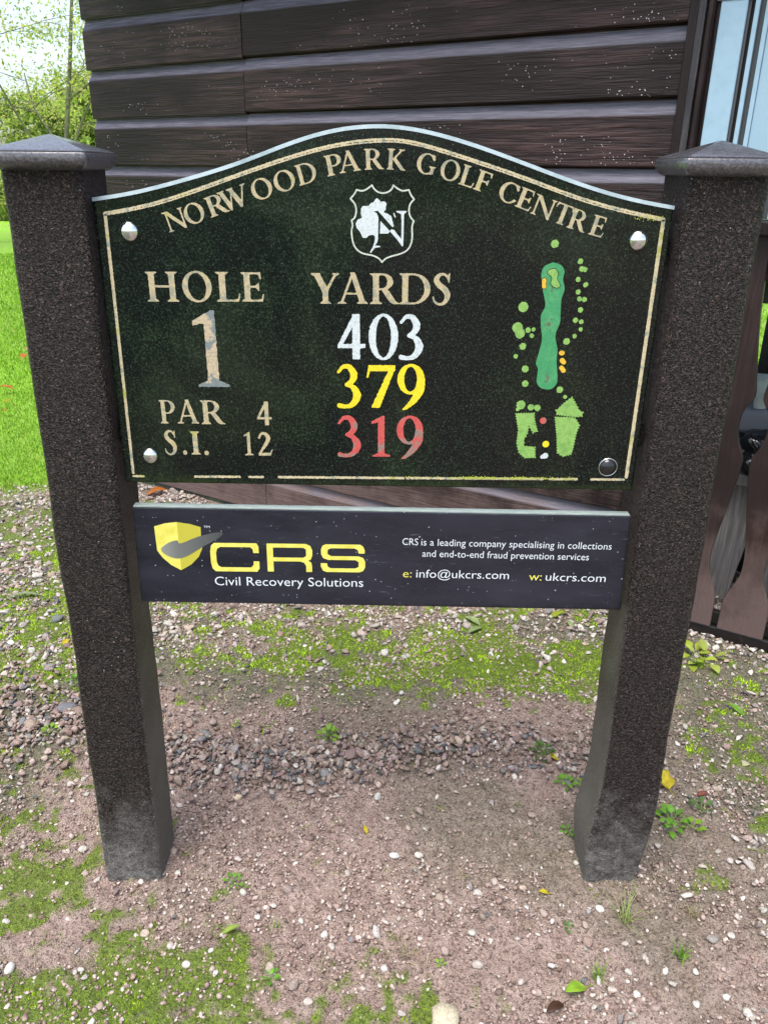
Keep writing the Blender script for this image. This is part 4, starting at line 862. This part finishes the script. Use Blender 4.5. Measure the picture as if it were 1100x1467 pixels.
for i in range(4): box('bracket', *((-.4585, -.4375) if i < 2 else (.4455, .4575)), .053, .085, .98+.3*(i % 2), 1.02+.3*(i % 2), M_post, sign)
# sponsor panel
pa = [(x/1000, z/1000) for x, z in D['pan']]
panel = prism('sponsor_panel', pa, .030, .048, M_panel, sign, .0016)
(xa, za), (xb, zb) = pa[0], pa[1]
V = [(xa+.001, .0315, za+.0004), (xb-.001, .0315, zb+.0004), (xb-.001, .0478, zb+.0004), (xa+.001, .0478, za+.0004), (xa+.001, .0315, za+.0022), (xb-.001, .0315, zb+.0022), (xb-.001, .0478, zb+.0022), (xa+.001, .0478, za+.0022)]
mesh('edge_strip', V, [(4, 5, 6, 7), (0, 1, 5, 4), (1, 2, 6, 5), (2, 3, 7, 6), (3, 0, 4, 7)], M_pedge, panel)
YP = .0296
shape('logo_shield', [('p', D['sl'])], M_py, .6, YP, parent=panel); shape('logo_shield', [('p', D['sr'])], M_py2, .6, YP-.0001, parent=panel)
shape('logo_stripe', [('p', spl(D['sw']+[D['sw'][0]], 3)[:-1])], M_pg, .6, YP-.0004, parent=panel)
for ch, *q in D['crs']:
    adv, ops = GL['x'+ch]; bl, br, tl = np.array(q[0:2]), np.array(q[2:4]), np.array(q[4:6])
    ex = (br-bl)/adv; nz_ = np.array([-ex[1], ex[0]])/np.hypot(*ex)*abs(tl[1]-bl[1]); tl_ = 0
    V, F = ms_mesh([(o_[0], [(x, y) for x, y in o_[1]]) for o_ in ops], (bl, ex, nz_), .014, YP, 1); mesh('logo_letter', V, F, M_py, panel)
dg = None
def text(s_, m, bl, br, tl, parent, y=YP):
    cu = bpy.data.curves.new('t', 'FONT'); cu.body = s_; cu.size = 1; cu.resolution_u = 3; cu.offset = -.004
    o = bpy.data.objects.new('t', cu); COL.objects.link(o); bpy.context.view_layer.update()
    me = bpy.data.meshes.new_from_object(o.evaluated_get(bpy.context.evaluated_depsgraph_get())); bpy.data.objects.remove(o)
    V = np.array([v.co[:2] for v in me.vertices]); F = [tuple(p.vertices) for p in me.polygons]; bpy.data.meshes.remove(me)
    x0, x1 = V[:, 0].min(), V[:, 0].max(); capH = .729*1.0
    bl, br, tl = map(lambda a: np.array(a, float), (bl, br, tl)); ex = (br-bl)/(x1-x0); nz_ = np.array([-ex[1], ex[0]])/np.hypot(*ex)*abs(tl[1]-bl[1])/capH
    W = (bl+(V[:, :1]-x0)*ex+V[:, 1:2]*nz_)/1000
    mesh('small_print', np.stack([W[:, 0], np.full(len(W), y), W[:, 1]], 1), F, m, parent)
for s_, cl_, *q in D['txt']: text(s_, M_pw if cl_ == 'white' else M_py, q[0:2], q[2:4], q[4:6], panel)

# ---------------------------------------------------------------- trees
def leaf_mat(name, rough=.5):
    m = mat(name, (.2, .3, .05), rough, .3); t = NT(m); at = t.n('ShaderNodeAttribute'); at.attribute_name = 'Col'
    t.col(at.outputs['Color']); tr = t.n('ShaderNodeBsdfTranslucent'); t.l(at.outputs['Color'], tr.inputs['Color'])
    mx = t.n('ShaderNodeMixShader'); mx.inputs[0].default_value = .55; t.l(t.b.outputs[0], mx.inputs[1]); t.l(tr.outputs[0], mx.inputs[2])
    t.l(mx.outputs[0], t.t.nodes['Material Output'].inputs['Surface']); return m
M_leaf = leaf_mat('tree_foliage')
M_bark = mat('grey_green_bark', (.10, .10, .06), .85); t = NT(M_bark); t.col(t.mix(t.ramp(t.noise(9, 5, .7), [(.35, 0.), (.65, 1.)]), (.055, .05, .035), (.16, .17, .08))); t.bump(t.noise(20, 4), .5, .02)
def tree(name, x, y, h, rad, nleaf, ls, pal, label, seed, levels=4, r0=None, fork=.22, droop=0., group=None):
    e = empty(name, (x, y, -.05)); tag(e, label, 'tree', group); rs = random.Random(seed); bm = bmesh.new(); tips = []
    def limb(p, dr, L, r_, lv):
        n = 5; pts = [p]; rd = [r_]; d_ = dr.copy()
        for i in range(n):
            d_ = (d_+Vector((rs.gauss(0, .13), rs.gauss(0, .13), rs.gauss(.02, .08)-droop*(lv < levels-1)*.12))).normalized()
            pts.append(pts[-1]+d_*L/n); rd.append(r_*(1-.62*(i+1)/n))
        tube_bm(bm, pts, rd, 7 if lv >= levels-1 else 4)
        if lv <= 2:
            for q in pts[1:]: tips.append((q, lv))
        if lv > 0:
            k = rs.randint(3, 5) if lv < levels else rs.randint(6, 8)
            for i in range(k):
                s_ = rs.uniform(fork if lv == levels else .3, 1); j = min(int(s_*n), n-1); q = pts[j].lerp(pts[j+1], s_*n-j)
                a = rs.uniform(0, 6.283); sp = rs.uniform(.55, 1.1); side = Vector((math.cos(a), math.sin(a), 0))
                nd = (d_*math.cos(sp)+side*math.sin(sp)).normalized()
                limb(q, nd, L*rs.uniform(.5, .74)*(rad if lv == levels else 1), rd[j]*rs.uniform(.45, .65), lv-1)
    limb(Vector((0, 0, 0)), Vector((rs.gauss(.12, .08), rs.gauss(0, .04), 1)), h*.62, r0 or h*.016, levels)
    bm_obj('trunk', bm, M_bark, e, True)
    T = np.array([list(q) for q, lv in tips]); k = rng.integers(0, len(T), nleaf); Pq = T[k]+rng.normal(0, .035*h*.5, (nleaf, 3))
    clump = np.array(pal)[rng.choice(len(pal), nleaf)]*(.65+.7*vnoise(Pq[:, 0]*1+Pq[:, 2]*.7, Pq[:, 1]+Pq[:, 2], 1.1, seed, 3))[:, None]*rng.uniform(.8, 1.2, (nleaf, 1))
    a = rng.normal(size=(nleaf, 3)); a /= np.linalg.norm(a, axis=1)[:, None]; b_ = np.cross(a, rng.normal(size=(nleaf, 3))); b_ /= np.linalg.norm(b_, axis=1)[:, None]
    s = ls*rng.uniform(.6, 1.3, nleaf)[:, None]
    V = np.stack([Pq-a*s, Pq+b_*s*.42, Pq+a*s, Pq-b_*s*.42], 1).reshape(-1, 3)
    F = np.arange(nleaf*4).reshape(-1, 4); o = mesh('crown', V, F, M_leaf, e, col=np.repeat(clump, 4, 0)); return e
YG = [(.50, .58, .09), (.38, .50, .09), (.62, .64, .14), (.28, .38, .07), (.62, .52, .24)]
DG = [(.06, .11, .03), (.10, .16, .035), (.16, .22, .05), (.20, .26, .06)]
MG = [(.32, .44, .10), (.44, .54, .13), (.24, .34, .08), (.50, .54, .18)]
tree('willow_tree', -5.3, 12.6, 8.0, 1.0, 19000, .034, YG, 'yellow green willow like tree nearest the hut with open arching branches', 4, 4,   .05, .14, .6)
tree('ash_tree', -8.0, 15.5, 8.5, 1.0, 8000, .040, YG+[(.5, .5, .12)], 'thin leafed pale tree at the left edge of the photo behind the left post', 12, 4, .13, .25, .4)
hz = [(-15.5, 30, 4.0, 3, MG), (-11.5, 30, 3.6, 14, MG), (-19.5, 33, 5.0, 5, DG), (-8., 29, 3.4, 6, DG), (-12.5, 33, 3.9, 7, MG), (-24, 34, 6, 8, MG), (14.5, 34, 8, 9, DG), (20, 33, 7.5, 10, MG), (9, 36, 8, 15, DG)]
lab = ['low pale green tree in the far row seen over the left post cap', 'low pale tree right of the trunk of the yellow green tree', 'dark tall tree far behind at the left edge of the lawn', 'small dark green tree low beside the hut corner', 'rearmost light green tree of the far row',
       'tall light green tree leftmost of the far row', 'dark tree far off to the right of the hut', 'light green tree rightmost beyond the lawn', 'dark tree hidden mostly behind the hut roof']
for (x, y, h, sd, pl), lb in zip(hz, lab): tree('far_tree', x, y, h, 1.25, 7000, .13, pl, lb, sd, 3, .16, .04, 0, 'trees beyond the lawn')
# clipped bank of bushes along the far side of the lawn
bs = [(-8.6, 22.5, 1.0, 1), (-10.4, 23.5, 1.2, 2), (-12.4, 24, 1.1, 3), (-14.6, 25, 1.4, 4), (-17, 26, 1.3, 5), (-7., 21.8, 1.1, 6)]
bl_names = ['dark green bush next to the hut corner on the far side of the lawn', 'round bush beside the pale bush across the lawn', 'pale bush in the middle of the far bank', 'taller bush fourth from the hut across the lawn', 'broad bush far left across the lawn', 'bush nearest the hut at the lawn end']
for (x, y, h, sd), lb in zip(bs, bl_names):
    e = empty('bush', (x, y, 0)); tag(e, lb, 'bush', 'bushes across the lawn'); n_ = 6000
    bm = bmesh.new(); q_ = random.Random(sd)
    for i in range(9): tube_bm(bm, [(0, 0, -.05), (q_.uniform(-.3, .3), q_.uniform(-.3, .3), h*.5), (q_.uniform(-.9, .9), q_.uniform(-.6, .6), h*.95)], [.03, .02, .006], 5)
    bm_obj('stem', bm, M_bark, e, True)
    dr = rng.normal(size=(n_, 3)); dr /= np.linalg.norm(dr, axis=1)[:, None]; rr_ = rng.uniform(.6, 1.08, n_)**.5
    Pq = dr*np.array([1.5, 1.0, h*.62])*rr_[:, None]; Pq[:, 2] += h*.5; Pq = Pq[Pq[:, 2] > 0]; n_ = len(Pq)
    cl_ = np.array(DG if sd in (1, 6, 4) else MG)[rng.choice(4, n_)]*rng.uniform(.7, 1.2, (n_, 1)); a = rng.normal(size=(n_, 3)); a /= np.linalg.norm(a, axis=1)[:, None]
    b_ = np.cross(a, rng.normal(size=(n_, 3))); b_ /= np.linalg.norm(b_, axis=1)[:, None]; s = .07*rng.uniform(.6, 1.3, n_)[:, None]
    mesh('foliage', np.stack([Pq-a*s, Pq+b_*s*.5, Pq+a*s, Pq-b_*s*.5], 1).reshape(-1, 3), np.arange(n_*4).reshape(-1, 4), M_leaf, e, col=np.repeat(cl_, 4, 0))

# ---------------------------------------------------------------- things lying and growing on the ground
def gz(x, y): return float(hgt(np.array([x]), np.array([y]))[0])
def stone(name, x, y, s, c, label, cat='stone', seed=0, group=None, sc=(1, .8, .6), rz=0, sink=.12):
    st = np.random.default_rng(seed); V = IV.copy()
    for _ in range(10):
        n_ = st.normal(size=3); n_ /= np.linalg.norm(n_); V = V-np.outer(np.maximum(V@n_-st.uniform(.6, .9), 0), n_)
    V = V*np.array(sc)*s; o = mesh(name, V, IF.copy(), M_stone, col=np.tile(np.array(c), (len(V), 1)))
    o.location = (x, y, gz(x, y)+s*sc[2]*(.5-sink)+.002); o.rotation_euler = (st.normal(0, .15), st.normal(0, .15), rz); tag(o, label, cat, group); return o
stone('rock', .129, -.300, .036, (.50, .45, .33), 'large cream coloured rock at the bottom edge of the photo', 'rock', 1, None, (.85, 1.15, .7), -.5)
stone('stone', .044, .073, .0125, (.52, .51, .49), 'pale wedge shaped stone left of the pair on the bare soil', seed=2, sc=(1.15, .7, .6))
stone('stone', .098, .079, .0105, (.50, .47, .42), 'pale rounded stone right of the pair on the bare soil', seed=3, sc=(1.1, .9, .6))
stone('slate_chip', .232, -.075, .0075, (.08, .085, .10), 'small dark slate chip alone on the bare soil below the centre', 'stone', seed=4)
stone('slate_slab', -.882, .592, .030, (.13, .14, .16), 'flat dark slate slab touching the left edge of the left post', 'stone', seed=5, sc=(1.3, .8, .32), rz=.5)
stone('slate_slab', -.965, .50, .017, (.16, .17, .19), 'grey slate piece on the gravel left of the left post', 'stone', seed=6, sc=(1.2, .8, .4), rz=-.6)
stone('pebble', -.695, -.21, .0125, (.60, .58, .53), 'smooth white pebble on moss at the bottom left', 'stone', seed=7, sc=(.8, 1.2, .7))
stone('stone', .557, .36, .013, (.33, .33, .34), 'angular grey stone between the weeds left of the right post', seed=8, sc=(1.1, .8, .6))
stone('stone', .353, .366, .014, (.30, .31, .33), 'blunt grey stone in the right half of the gravel band', seed=9, sc=(1.1, .8, .6))
stone('slate_chip', .402, .37, .014, (.11, .12, .135), 'long dark slate chip beside the grey stone in the gravel band', 'stone', seed=10, sc=(1.3, .6, .4))
stone('stone', -.34, .255, .014, (.55, .46, .34), 'yellowish stone at the front of the gravel band', seed=11)
stone('slate_chip', .43, .50, .014, (.18, .20, .22), 'blue grey slate chip beside the leafy weed', 'stone', seed=14, sc=(1.3, .7, .4))
pr = random.Random(21); pts = [(.07, -.059), (.137, -.036), (.155, -.044), (.259, .01), (.05, -.09), (.095, -.075), (-.10, -.13), (-.085, -.155), (-.15, -.10), (-.21, -.06), (-.17, -.07), (-.24, -.09), (-.28, -.03), (-.06, .02),
    (.43, -.10), (.50, -.14), (.46, -.155), (.53, -.17), (.49, -.20), (.56, -.20), (.62, -.20), (.45, -.235), (.55, -.235), (.60, -.26), (.38, -.26), (.52, -.27), (.35, -.07), (.22, -.02), (.47, -.06), (.66, -.25), (-.46, -.13), (-.40, -.16), (-.36, -.20), (-.30, -.22),
    (-.60, .07), (-.63, .02), (-.66, .09), (-.70, .13), (-.56, -.21), (-.43, .02), (-.39, .08), (-.36, .03), (.02, -.20), (.2, -.19), (.28, -.22), (.31, -.24), (.14, -.16), (-.02, -.24), (-.12, -.27), (.72, -.12), (.78, .1), (.85, .3), (-.8, .1), (-.75, -.1), (-.5, -.28)]
ORD = ['first', 'second', 'third', 'fourth', 'fifth', 'sixth', 'seventh', 'eighth', 'ninth', 'tenth', 'eleventh', 'twelfth', 'thirteenth', 'fourteenth', 'fifteenth', 'sixteenth', 'seventeenth', 'eighteenth', 'nineteenth', 'twentieth']
def zone_of(x, y):
    if x < -.545: return 'left of the left post foot' if y > -.05 else 'at the bottom left corner'
    if x < -.25: return 'in front of the left post foot'
    if x < -.04: return 'in the cluster left of bottom centre'
    if x < .33: return 'on bare soil at bottom centre'
    if x < .68: return 'in front of the right post foot'
    return 'right of the right post foot'
CN = ['pinkish', 'pale grey', 'pale grey', 'whitish', 'whitish', 'cream', 'sandy']; CI = [0, 1, 1, 3, 3, 7, 6]; zc = {}
for i, (x, y) in enumerate(sorted(pts)):
    k = pr.randrange(7); c = PAL[CI[k]]*pr.uniform(.68, .88); z_ = zone_of(x, y); n_ = zc.get(z_, 0); zc[z_] = n_+1
    stone('pebble', x, y, pr.uniform(.0068, .0122), c, '%s pebble, %s from the left %s' % (CN[k], ORD[n_], z_), 'pebble', 100+i, 'loose pebbles in front of the sign', (1, pr.uniform(.65, .95), pr.uniform(.5, .7)), pr.uniform(0, 6))

M_lf = leaf_mat('fallen_leaf', .4)
def leafV(L, W, curl=.3, n=6, lobes=0, bend=.15):
    V, F = [], []
    for i in range(n+1):
        s = i/n; w_ = W*math.sin(math.pi*min(s*1.02, 1))**.7*(1-.35*s)+.0006
        if lobes: w_ *= 1+.35*math.sin(s*math.pi*lobes)
        z = L*bend*math.sin(s*math.pi)+L*curl*s*s*.5
        V += [(-w_, s*L, z+w_*curl), (0, s*L, z), (w_, s*L, z+w_*curl*.9)]
    for i in range(n):
        a = i*3; F += [(a, a+1, a+4, a+3), (a+1, a+2, a+5, a+4)]
    return V, F
def leaf(name, x, y, L, W, c, label, rz=0, curl=.3, lobes=0, group=None, c2=None, tilt=0, dz=.004):
    V, F = leafV(L, W, curl, 10, lobes); k = np.array([v[1]/L for v in V])[:, None]; C = np.array(c)*(1-k)+np.array(c2 or c)*k
    C = C*rng.uniform(.85, 1.12, (len(V), 1)); bm_v = [(a, b_, z) for a, b_, z in V]
    bm = bmesh.new(); me = bpy.data.meshes.new('tmp'); bm.free(); bpy.data.meshes.remove(me)
    # give the blade a real thickness
    n = len(V); VV = bm_v+[(a, b_, z-.0006) for a, b_, z in bm_v]; FF = F+[tuple(i+n for i in f_[::-1]) for f_ in F]
    m_ = len(V)//3
    for s_ in (0, 2):
        for i in range(m_-1):
            a, b_ = i*3+s_, (i+1)*3+s_; FF.append((a, b_, b_+n, a+n))
    VV += [(-.0008, -L*.35, .001), (.0008, -L*.35, .001), (.0008, .002, .0012), (-.0008, .002, .0012)]; q = len(VV)-4; FF.append((q, q+1, q+2, q+3))
    o = mesh(name, VV, FF, M_lf, None, True, np.concatenate([C, C, np.tile(np.array(c)*.8, (4, 1))]))
    o.location = (x, y, gz(x, y)+dz); o.rotation_euler = (tilt, 0, rz); tag(o, label, 'leaf', group); return o
YL, GLf, PG, OR, BR = (.62, .52, .03), (.20, .38, .05), (.36, .46, .20), (.60, .22, .05), (.10, .05, .03)
leaf('fallen_leaf', .475, .392, .028, .010, YL, 'small bright yellow leaf beside the leafy weed in the gravel', 1.0, .4)
leaf('fallen_leaf', .735, .30, .050, .021, YL, 'large yellow leaf leaning on the right side of the right post', .3, .5, 3, tilt=.3)
leaf('fallen_leaf', -.02, .145, .020, .005, YL, 'tiny curled yellow leaf on the bare soil in the middle', .4, .6)
leaf('fallen_leaf', -1.0, .905, .035, .011, YL, 'yellow leaf against the left edge of the left post', .2, .4)
leaf('fallen_leaf', .345, 1.075, .06, .015, PG, 'pale green leaf lying on the moss below the sponsor panel', .9, .3)
leaf('fallen_leaf', .30, 1.03, .055, .014, PG, 'pale green leaf next to a longer one on the moss', -1.2, .3)
leaf('fallen_leaf', .60, 1.135, .06, .016, (.42, .50, .06), 'lime yellow lobed leaf under the lower edge of the sponsor panel', -1.2, .3, 3)
leaf('fallen_leaf', .66, 1.06, .045, .010, PG, 'narrow pale leaf behind the top of the moss on the right', .3, .3)
leaf('fallen_leaf', 1.04, .585, .055, .014, GLf, 'mid green leaf at the right edge of the photo below the balustrade', .6, .3)
leaf('fallen_leaf', .955, .215, .095, .010, (.46, .50, .16), 'long narrow pale leaf curling at the right edge of the photo', -1.35, .5)
leaf('fallen_leaf', .975, .399, .026, .012, (.62, .62, .30), 'round pale yellow leaf right of the right post', 2.2, .2)
leaf('fallen_leaf', .40, -.233, .050, .014, (.34, .55, .05), 'bright green leaf with a brown tip at the bottom right', 2.0, .5, 0, None, None, .1, .008)
leaf('fallen_leaf', .352, -.262, .042, .010, BR, 'brown withered leaf half under the bright green one', 2.1, .3)
leaf('fallen_leaf', -.305, -.135, .038, .007, (.40, .52, .12), 'curved pale green leaf on the soil right of the left post foot', -1.2, .5)
leaf('fallen_leaf', -1.33, 1.22, .13, .010, (.42, .50, .30), 'long pale grass leaf on the stones at the left edge', -1.45, .1)
leaf('fallen_leaf', -1.10, 2.20, .10, .032, OR, 'orange leaf at the foot of the hut corner', -1.3, .4)
leaf('fallen_leaf', .80, .28, .026, .008, (.40, .16, .12), 'small reddish leaf between the weeds on the right', -1.4, .3)
leaf('fallen_leaf', .37, -.02, .02, .006, YL, 'small yellowish leaf scrap on the bare soil right of centre', 1.4, .3)
for i, (x, y, c, L, lb) in enumerate([(-2.78, 4.85, OR, .09, 'orange leaf highest up on the lawn beside the left post'), (-2.47, 3.96, OR, .085, 'orange leaf in the middle of the lawn strip, below the highest one'), (-2.28, 3.42, OR, .06, 'small orange leaf on the lawn at the left edge of the photo'),
        (-2.38, 3.60, YL, .05, 'yellow leaf on the lawn just above the small orange one'), (-2.86, 5.15, (.5, .28, .2), .07, 'faded pink leaf on the lawn behind the orange ones')]):
    leaf('fallen_leaf', x, y, L, L*.36, c, lb, i*1.7, .4, 3 if i % 2 else 0, 'autumn leaves on the lawn', dz=.035)
# broad stuff: scraps of leaf litter and thin straws
P = field(420, -1.4, 1.3, -.42, 1.4, lambda x, y: 1+0*x); n_ = len(P)
hh = rng.uniform(.012, .04, n_); a = rng.uniform(0, 6.283, n_); z = hgt(P[:, 0], P[:, 1])+.0045; dx, dy = np.cos(a), np.sin(a); ww = rng.uniform(.0006, .0016, n_); cv = rng.normal(0, .3, n_)
V = np.zeros((n_, 6, 3))
for k, (s_, w_) in enumerate([(-.5, 1), (-.5, -1), (0, 1), (0, -1), (.5, .3), (.5, -.3)]):
    off = cv*hh*s_*s_; V[:, k, 0] = P[:, 0]+dx*hh*s_-dy*(ww*w_+off); V[:, k, 1] = P[:, 1]+dy*hh*s_+dx*(ww*w_+off); V[:, k, 2] = z+.003*abs(s_)
F = (np.array([[0, 1, 3, 2], [2, 3, 5, 4]])[None]+(np.arange(n_)*6)[:, None, None]).reshape(-1, 4)
cc = np.array([(.42, .36, .22), (.50, .46, .28), (.24, .17, .11), (.34, .40, .12)])[rng.choice(4, n_)]
o = mesh('straw_litter', V.reshape(-1, 3), F, M_lf, None, col=np.repeat(cc, 6, 0)); tag(o, 'thin dry straws and stalks scattered over the soil', 'litter', None, 'stuff')

# weeds
M_weed = leaf_mat('weed_leaf', .4)
def weed(x, y, n, L, c, label, seed, spread=.02, upr=.35, group=None):
    rs = random.Random(seed); e = empty('weed', (x, y, gz(x, y))); tag(e, label, 'weed', group); VV, FF, CC = [], [], []; bm = bmesh.new()
    for i in range(n):
        a = i*2.39996+rs.uniform(-.3, .3); rad = spread*math.sqrt((i+.5)/n); l = L*rs.uniform(.7, 1.15); zz = upr*spread*(1-i/n)+.004
        V, F = leafV(l, l*.36, .25, 5, 0, .12); rot = Matrix.Rotation(a, 4, 'Z') @ Matrix.Translation((0, rad, zz)) @ Matrix.Rotation(rs.uniform(-.2, .45), 4, 'X')
        k = len(VV); VV += [tuple(rot @ Vector(v)) for v in V]; FF += [tuple(i_+k for i_ in f_) for f_ in F]; b_ = rs.uniform(.75, 1.2); CC += [[q*b_*(1.1 if j % 3 == 1 else 1) for q in c] for j in range(len(V))]
        tube_bm(bm, [(0, 0, -.002), (math.sin(-a)*rad*.5, math.cos(a)*rad*.5, zz*.7), (math.sin(-a)*rad, math.cos(a)*rad, zz)], [.0008, .0007, .0005], 4)
    mesh('foliage', VV, FF, M_weed, e, True, np.array(CC)); bm_obj('stem', bm, M_moss2, e); return e
M_moss2 = mat('green_stem', (.16, .26, .06), .5)
G1, G2, G3 = (.16, .36, .045), (.10, .20, .05), (.26, .46, .05)
weed(-.132, .476, 16, .018, G3, 'bright green upright weed in the middle of the gravel band', 1, .020, 1.2)
weed(.435, .42, 30, .014, G2, 'dull green rosette weed left of the small yellow leaf', 2, .030, .6)
weed(.477, .311, 12, .017, G1, 'bright round leafed weed left of the right post', 3, .018, .8)
weed(.523, .312, 8, .016, G1, 'small bright weed almost touching the left side of the right post', 4, .013, .8)
weed(.700, .185, 18, .022, G1, 'largest leafy weed to the right of the right post', 5, .030, .8)
weed(.745, .172, 8, .018, G3, 'pale leafed weed beside the largest weed', 15, .016, .8)
weed(.79, .232, 14, .014, G2, 'dull weed further right of the largest weed', 6, .024, .6)
weed(.448, .150, 8, .013, G1, 'small weed at the left foot of the right post', 7, .012, .7)
weed(-.304, -.002, 9, .012, G1, 'clover like weed on the soil right of the left post foot', 8, .016, .5)
weed(-.285, -.02, 5, .009, G1, 'tiny seedling just below the clover like weed', 9, .010, .5)
weed(-.884, .49, 12, .014, G3, 'bright weed among gravel left of the left post', 10, .018, .9)
weed(-.90, .72, 10, .016, G1, 'fresh green weed on the stones near the edge of the left post', 11, .018, .9)
weed(-.83, .66, 8, .013, G1, 'low weed between stones close to the left post', 12, .015, .9)
weed(.395, -.105, 5, .010, G2, 'tiny dark green seedling right of the bottom centre', 13, .007, .5)
weed(-.195, -.225, 8, .012, G1, 'small weed on the dark soil at the bottom left of centre', 14, .012, .5)
weed(.99, .88, 10, .045, (.42, .52, .07), 'yellow green drooping plant at the foot of the balustrade', 16, .05, .5)
weed(1.03, .86, 7, .040, (.40, .48, .10), 'second yellow green plant trailing right at the foot of the balustrade', 17, .05, .5)
weed(.13, -.19, 4, .009, G3, 'tiny bright seedling just above the large rock', 18, .006, .6)
def grass_tuft(x, y, n, L, cols, label, seed, w_=.0011, lean=.8):
    rs = random.Random(seed); e = empty('grass_tuft', (x, y, gz(x, y))); tag(e, label, 'grass tuft'); V, F, C = [], [], []
    for i in range(n):
        a = rs.uniform(0, 6.283); l = L*rs.uniform(.5, 1.15); le = rs.uniform(.2, 1)*lean; bx, by = rs.gauss(0, .006), rs.gauss(0, .006); c = rs.choice(cols); k = len(V)
        for j in range(5):
            s = j/4; ww = w_*(1-s*.85); r_ = l*le*s**1.3; z = l*(s-.45*le*s*s)*.9
            cx, cy = bx+math.cos(a)*r_, by+math.sin(a)*r_; V += [(cx-math.sin(a)*ww, cy+math.cos(a)*ww, z), (cx+math.sin(a)*ww, cy-math.cos(a)*ww, z)]; C += [c, c]
        for j in range(4): F.append((k+j*2, k+j*2+1, k+j*2+3, k+j*2+2))
    mesh('blades', V, F, M_weed, e, True, np.array(C)); return e
ST, GB = [(.48, .40, .20), (.40, .34, .20), (.30, .36, .12)], [(.22, .42, .06), (.30, .48, .08), (.16, .30, .05)]
grass_tuft(.515, -.085, 34, .075, ST+[(.28, .42, .10)]*2, 'half dry straggling grass tuft in front of the right post', 1, .0011, 1.)
grass_tuft(.603, -.165, 38, .036, GB, 'short fresh green grass clump among pebbles at the bottom right', 2, .0018, .7)
grass_tuft(.43, -.205, 26, .045, GB, 'green grass tuft behind the bright green leaf at the bottom right', 3, .0012, .9)
grass_tuft(.053, -.165, 26, .050, [(.46, .40, .27), (.36, .30, .20)], 'dry brown grass tuft on the soil above the large rock', 4, .0009, 1.1)
grass_tuft(.66, -.07, 30, .028, [(.42, .36, .20), (.36, .34, .16)], 'small tuft of dead grass right of the right post foot', 5, .0009, 1.)
grass_tuft(.35, .25, 10, .035, GB, 'few thin green blades in front of the gravel band on the right', 6, .0009, .9)
grass_tuft(-.20, -.115, 14, .03, GB, 'thin green blades among pale pebbles left of centre', 7, .0010, .9)
grass_tuft(-.10, -.20, 12, .04, [(.45, .42, .26)], 'thin straw coloured blades left of the dry brown tuft', 8, .0009, 1.1)
grass_tuft(.19, .02, 14, .022, ST, 'very small yellowish tuft right of the pair of stones', 9, .0009, 1.)
grass_tuft(-.13, .50, 14, .035, GB, 'thin blades around the upright weed in the gravel band', 10, .0009, .8)
grass_tuft(1.0, .33, 22, .05, GB+ST, 'loose green grass tuft at the right edge of the photo', 11, .0010, .9)
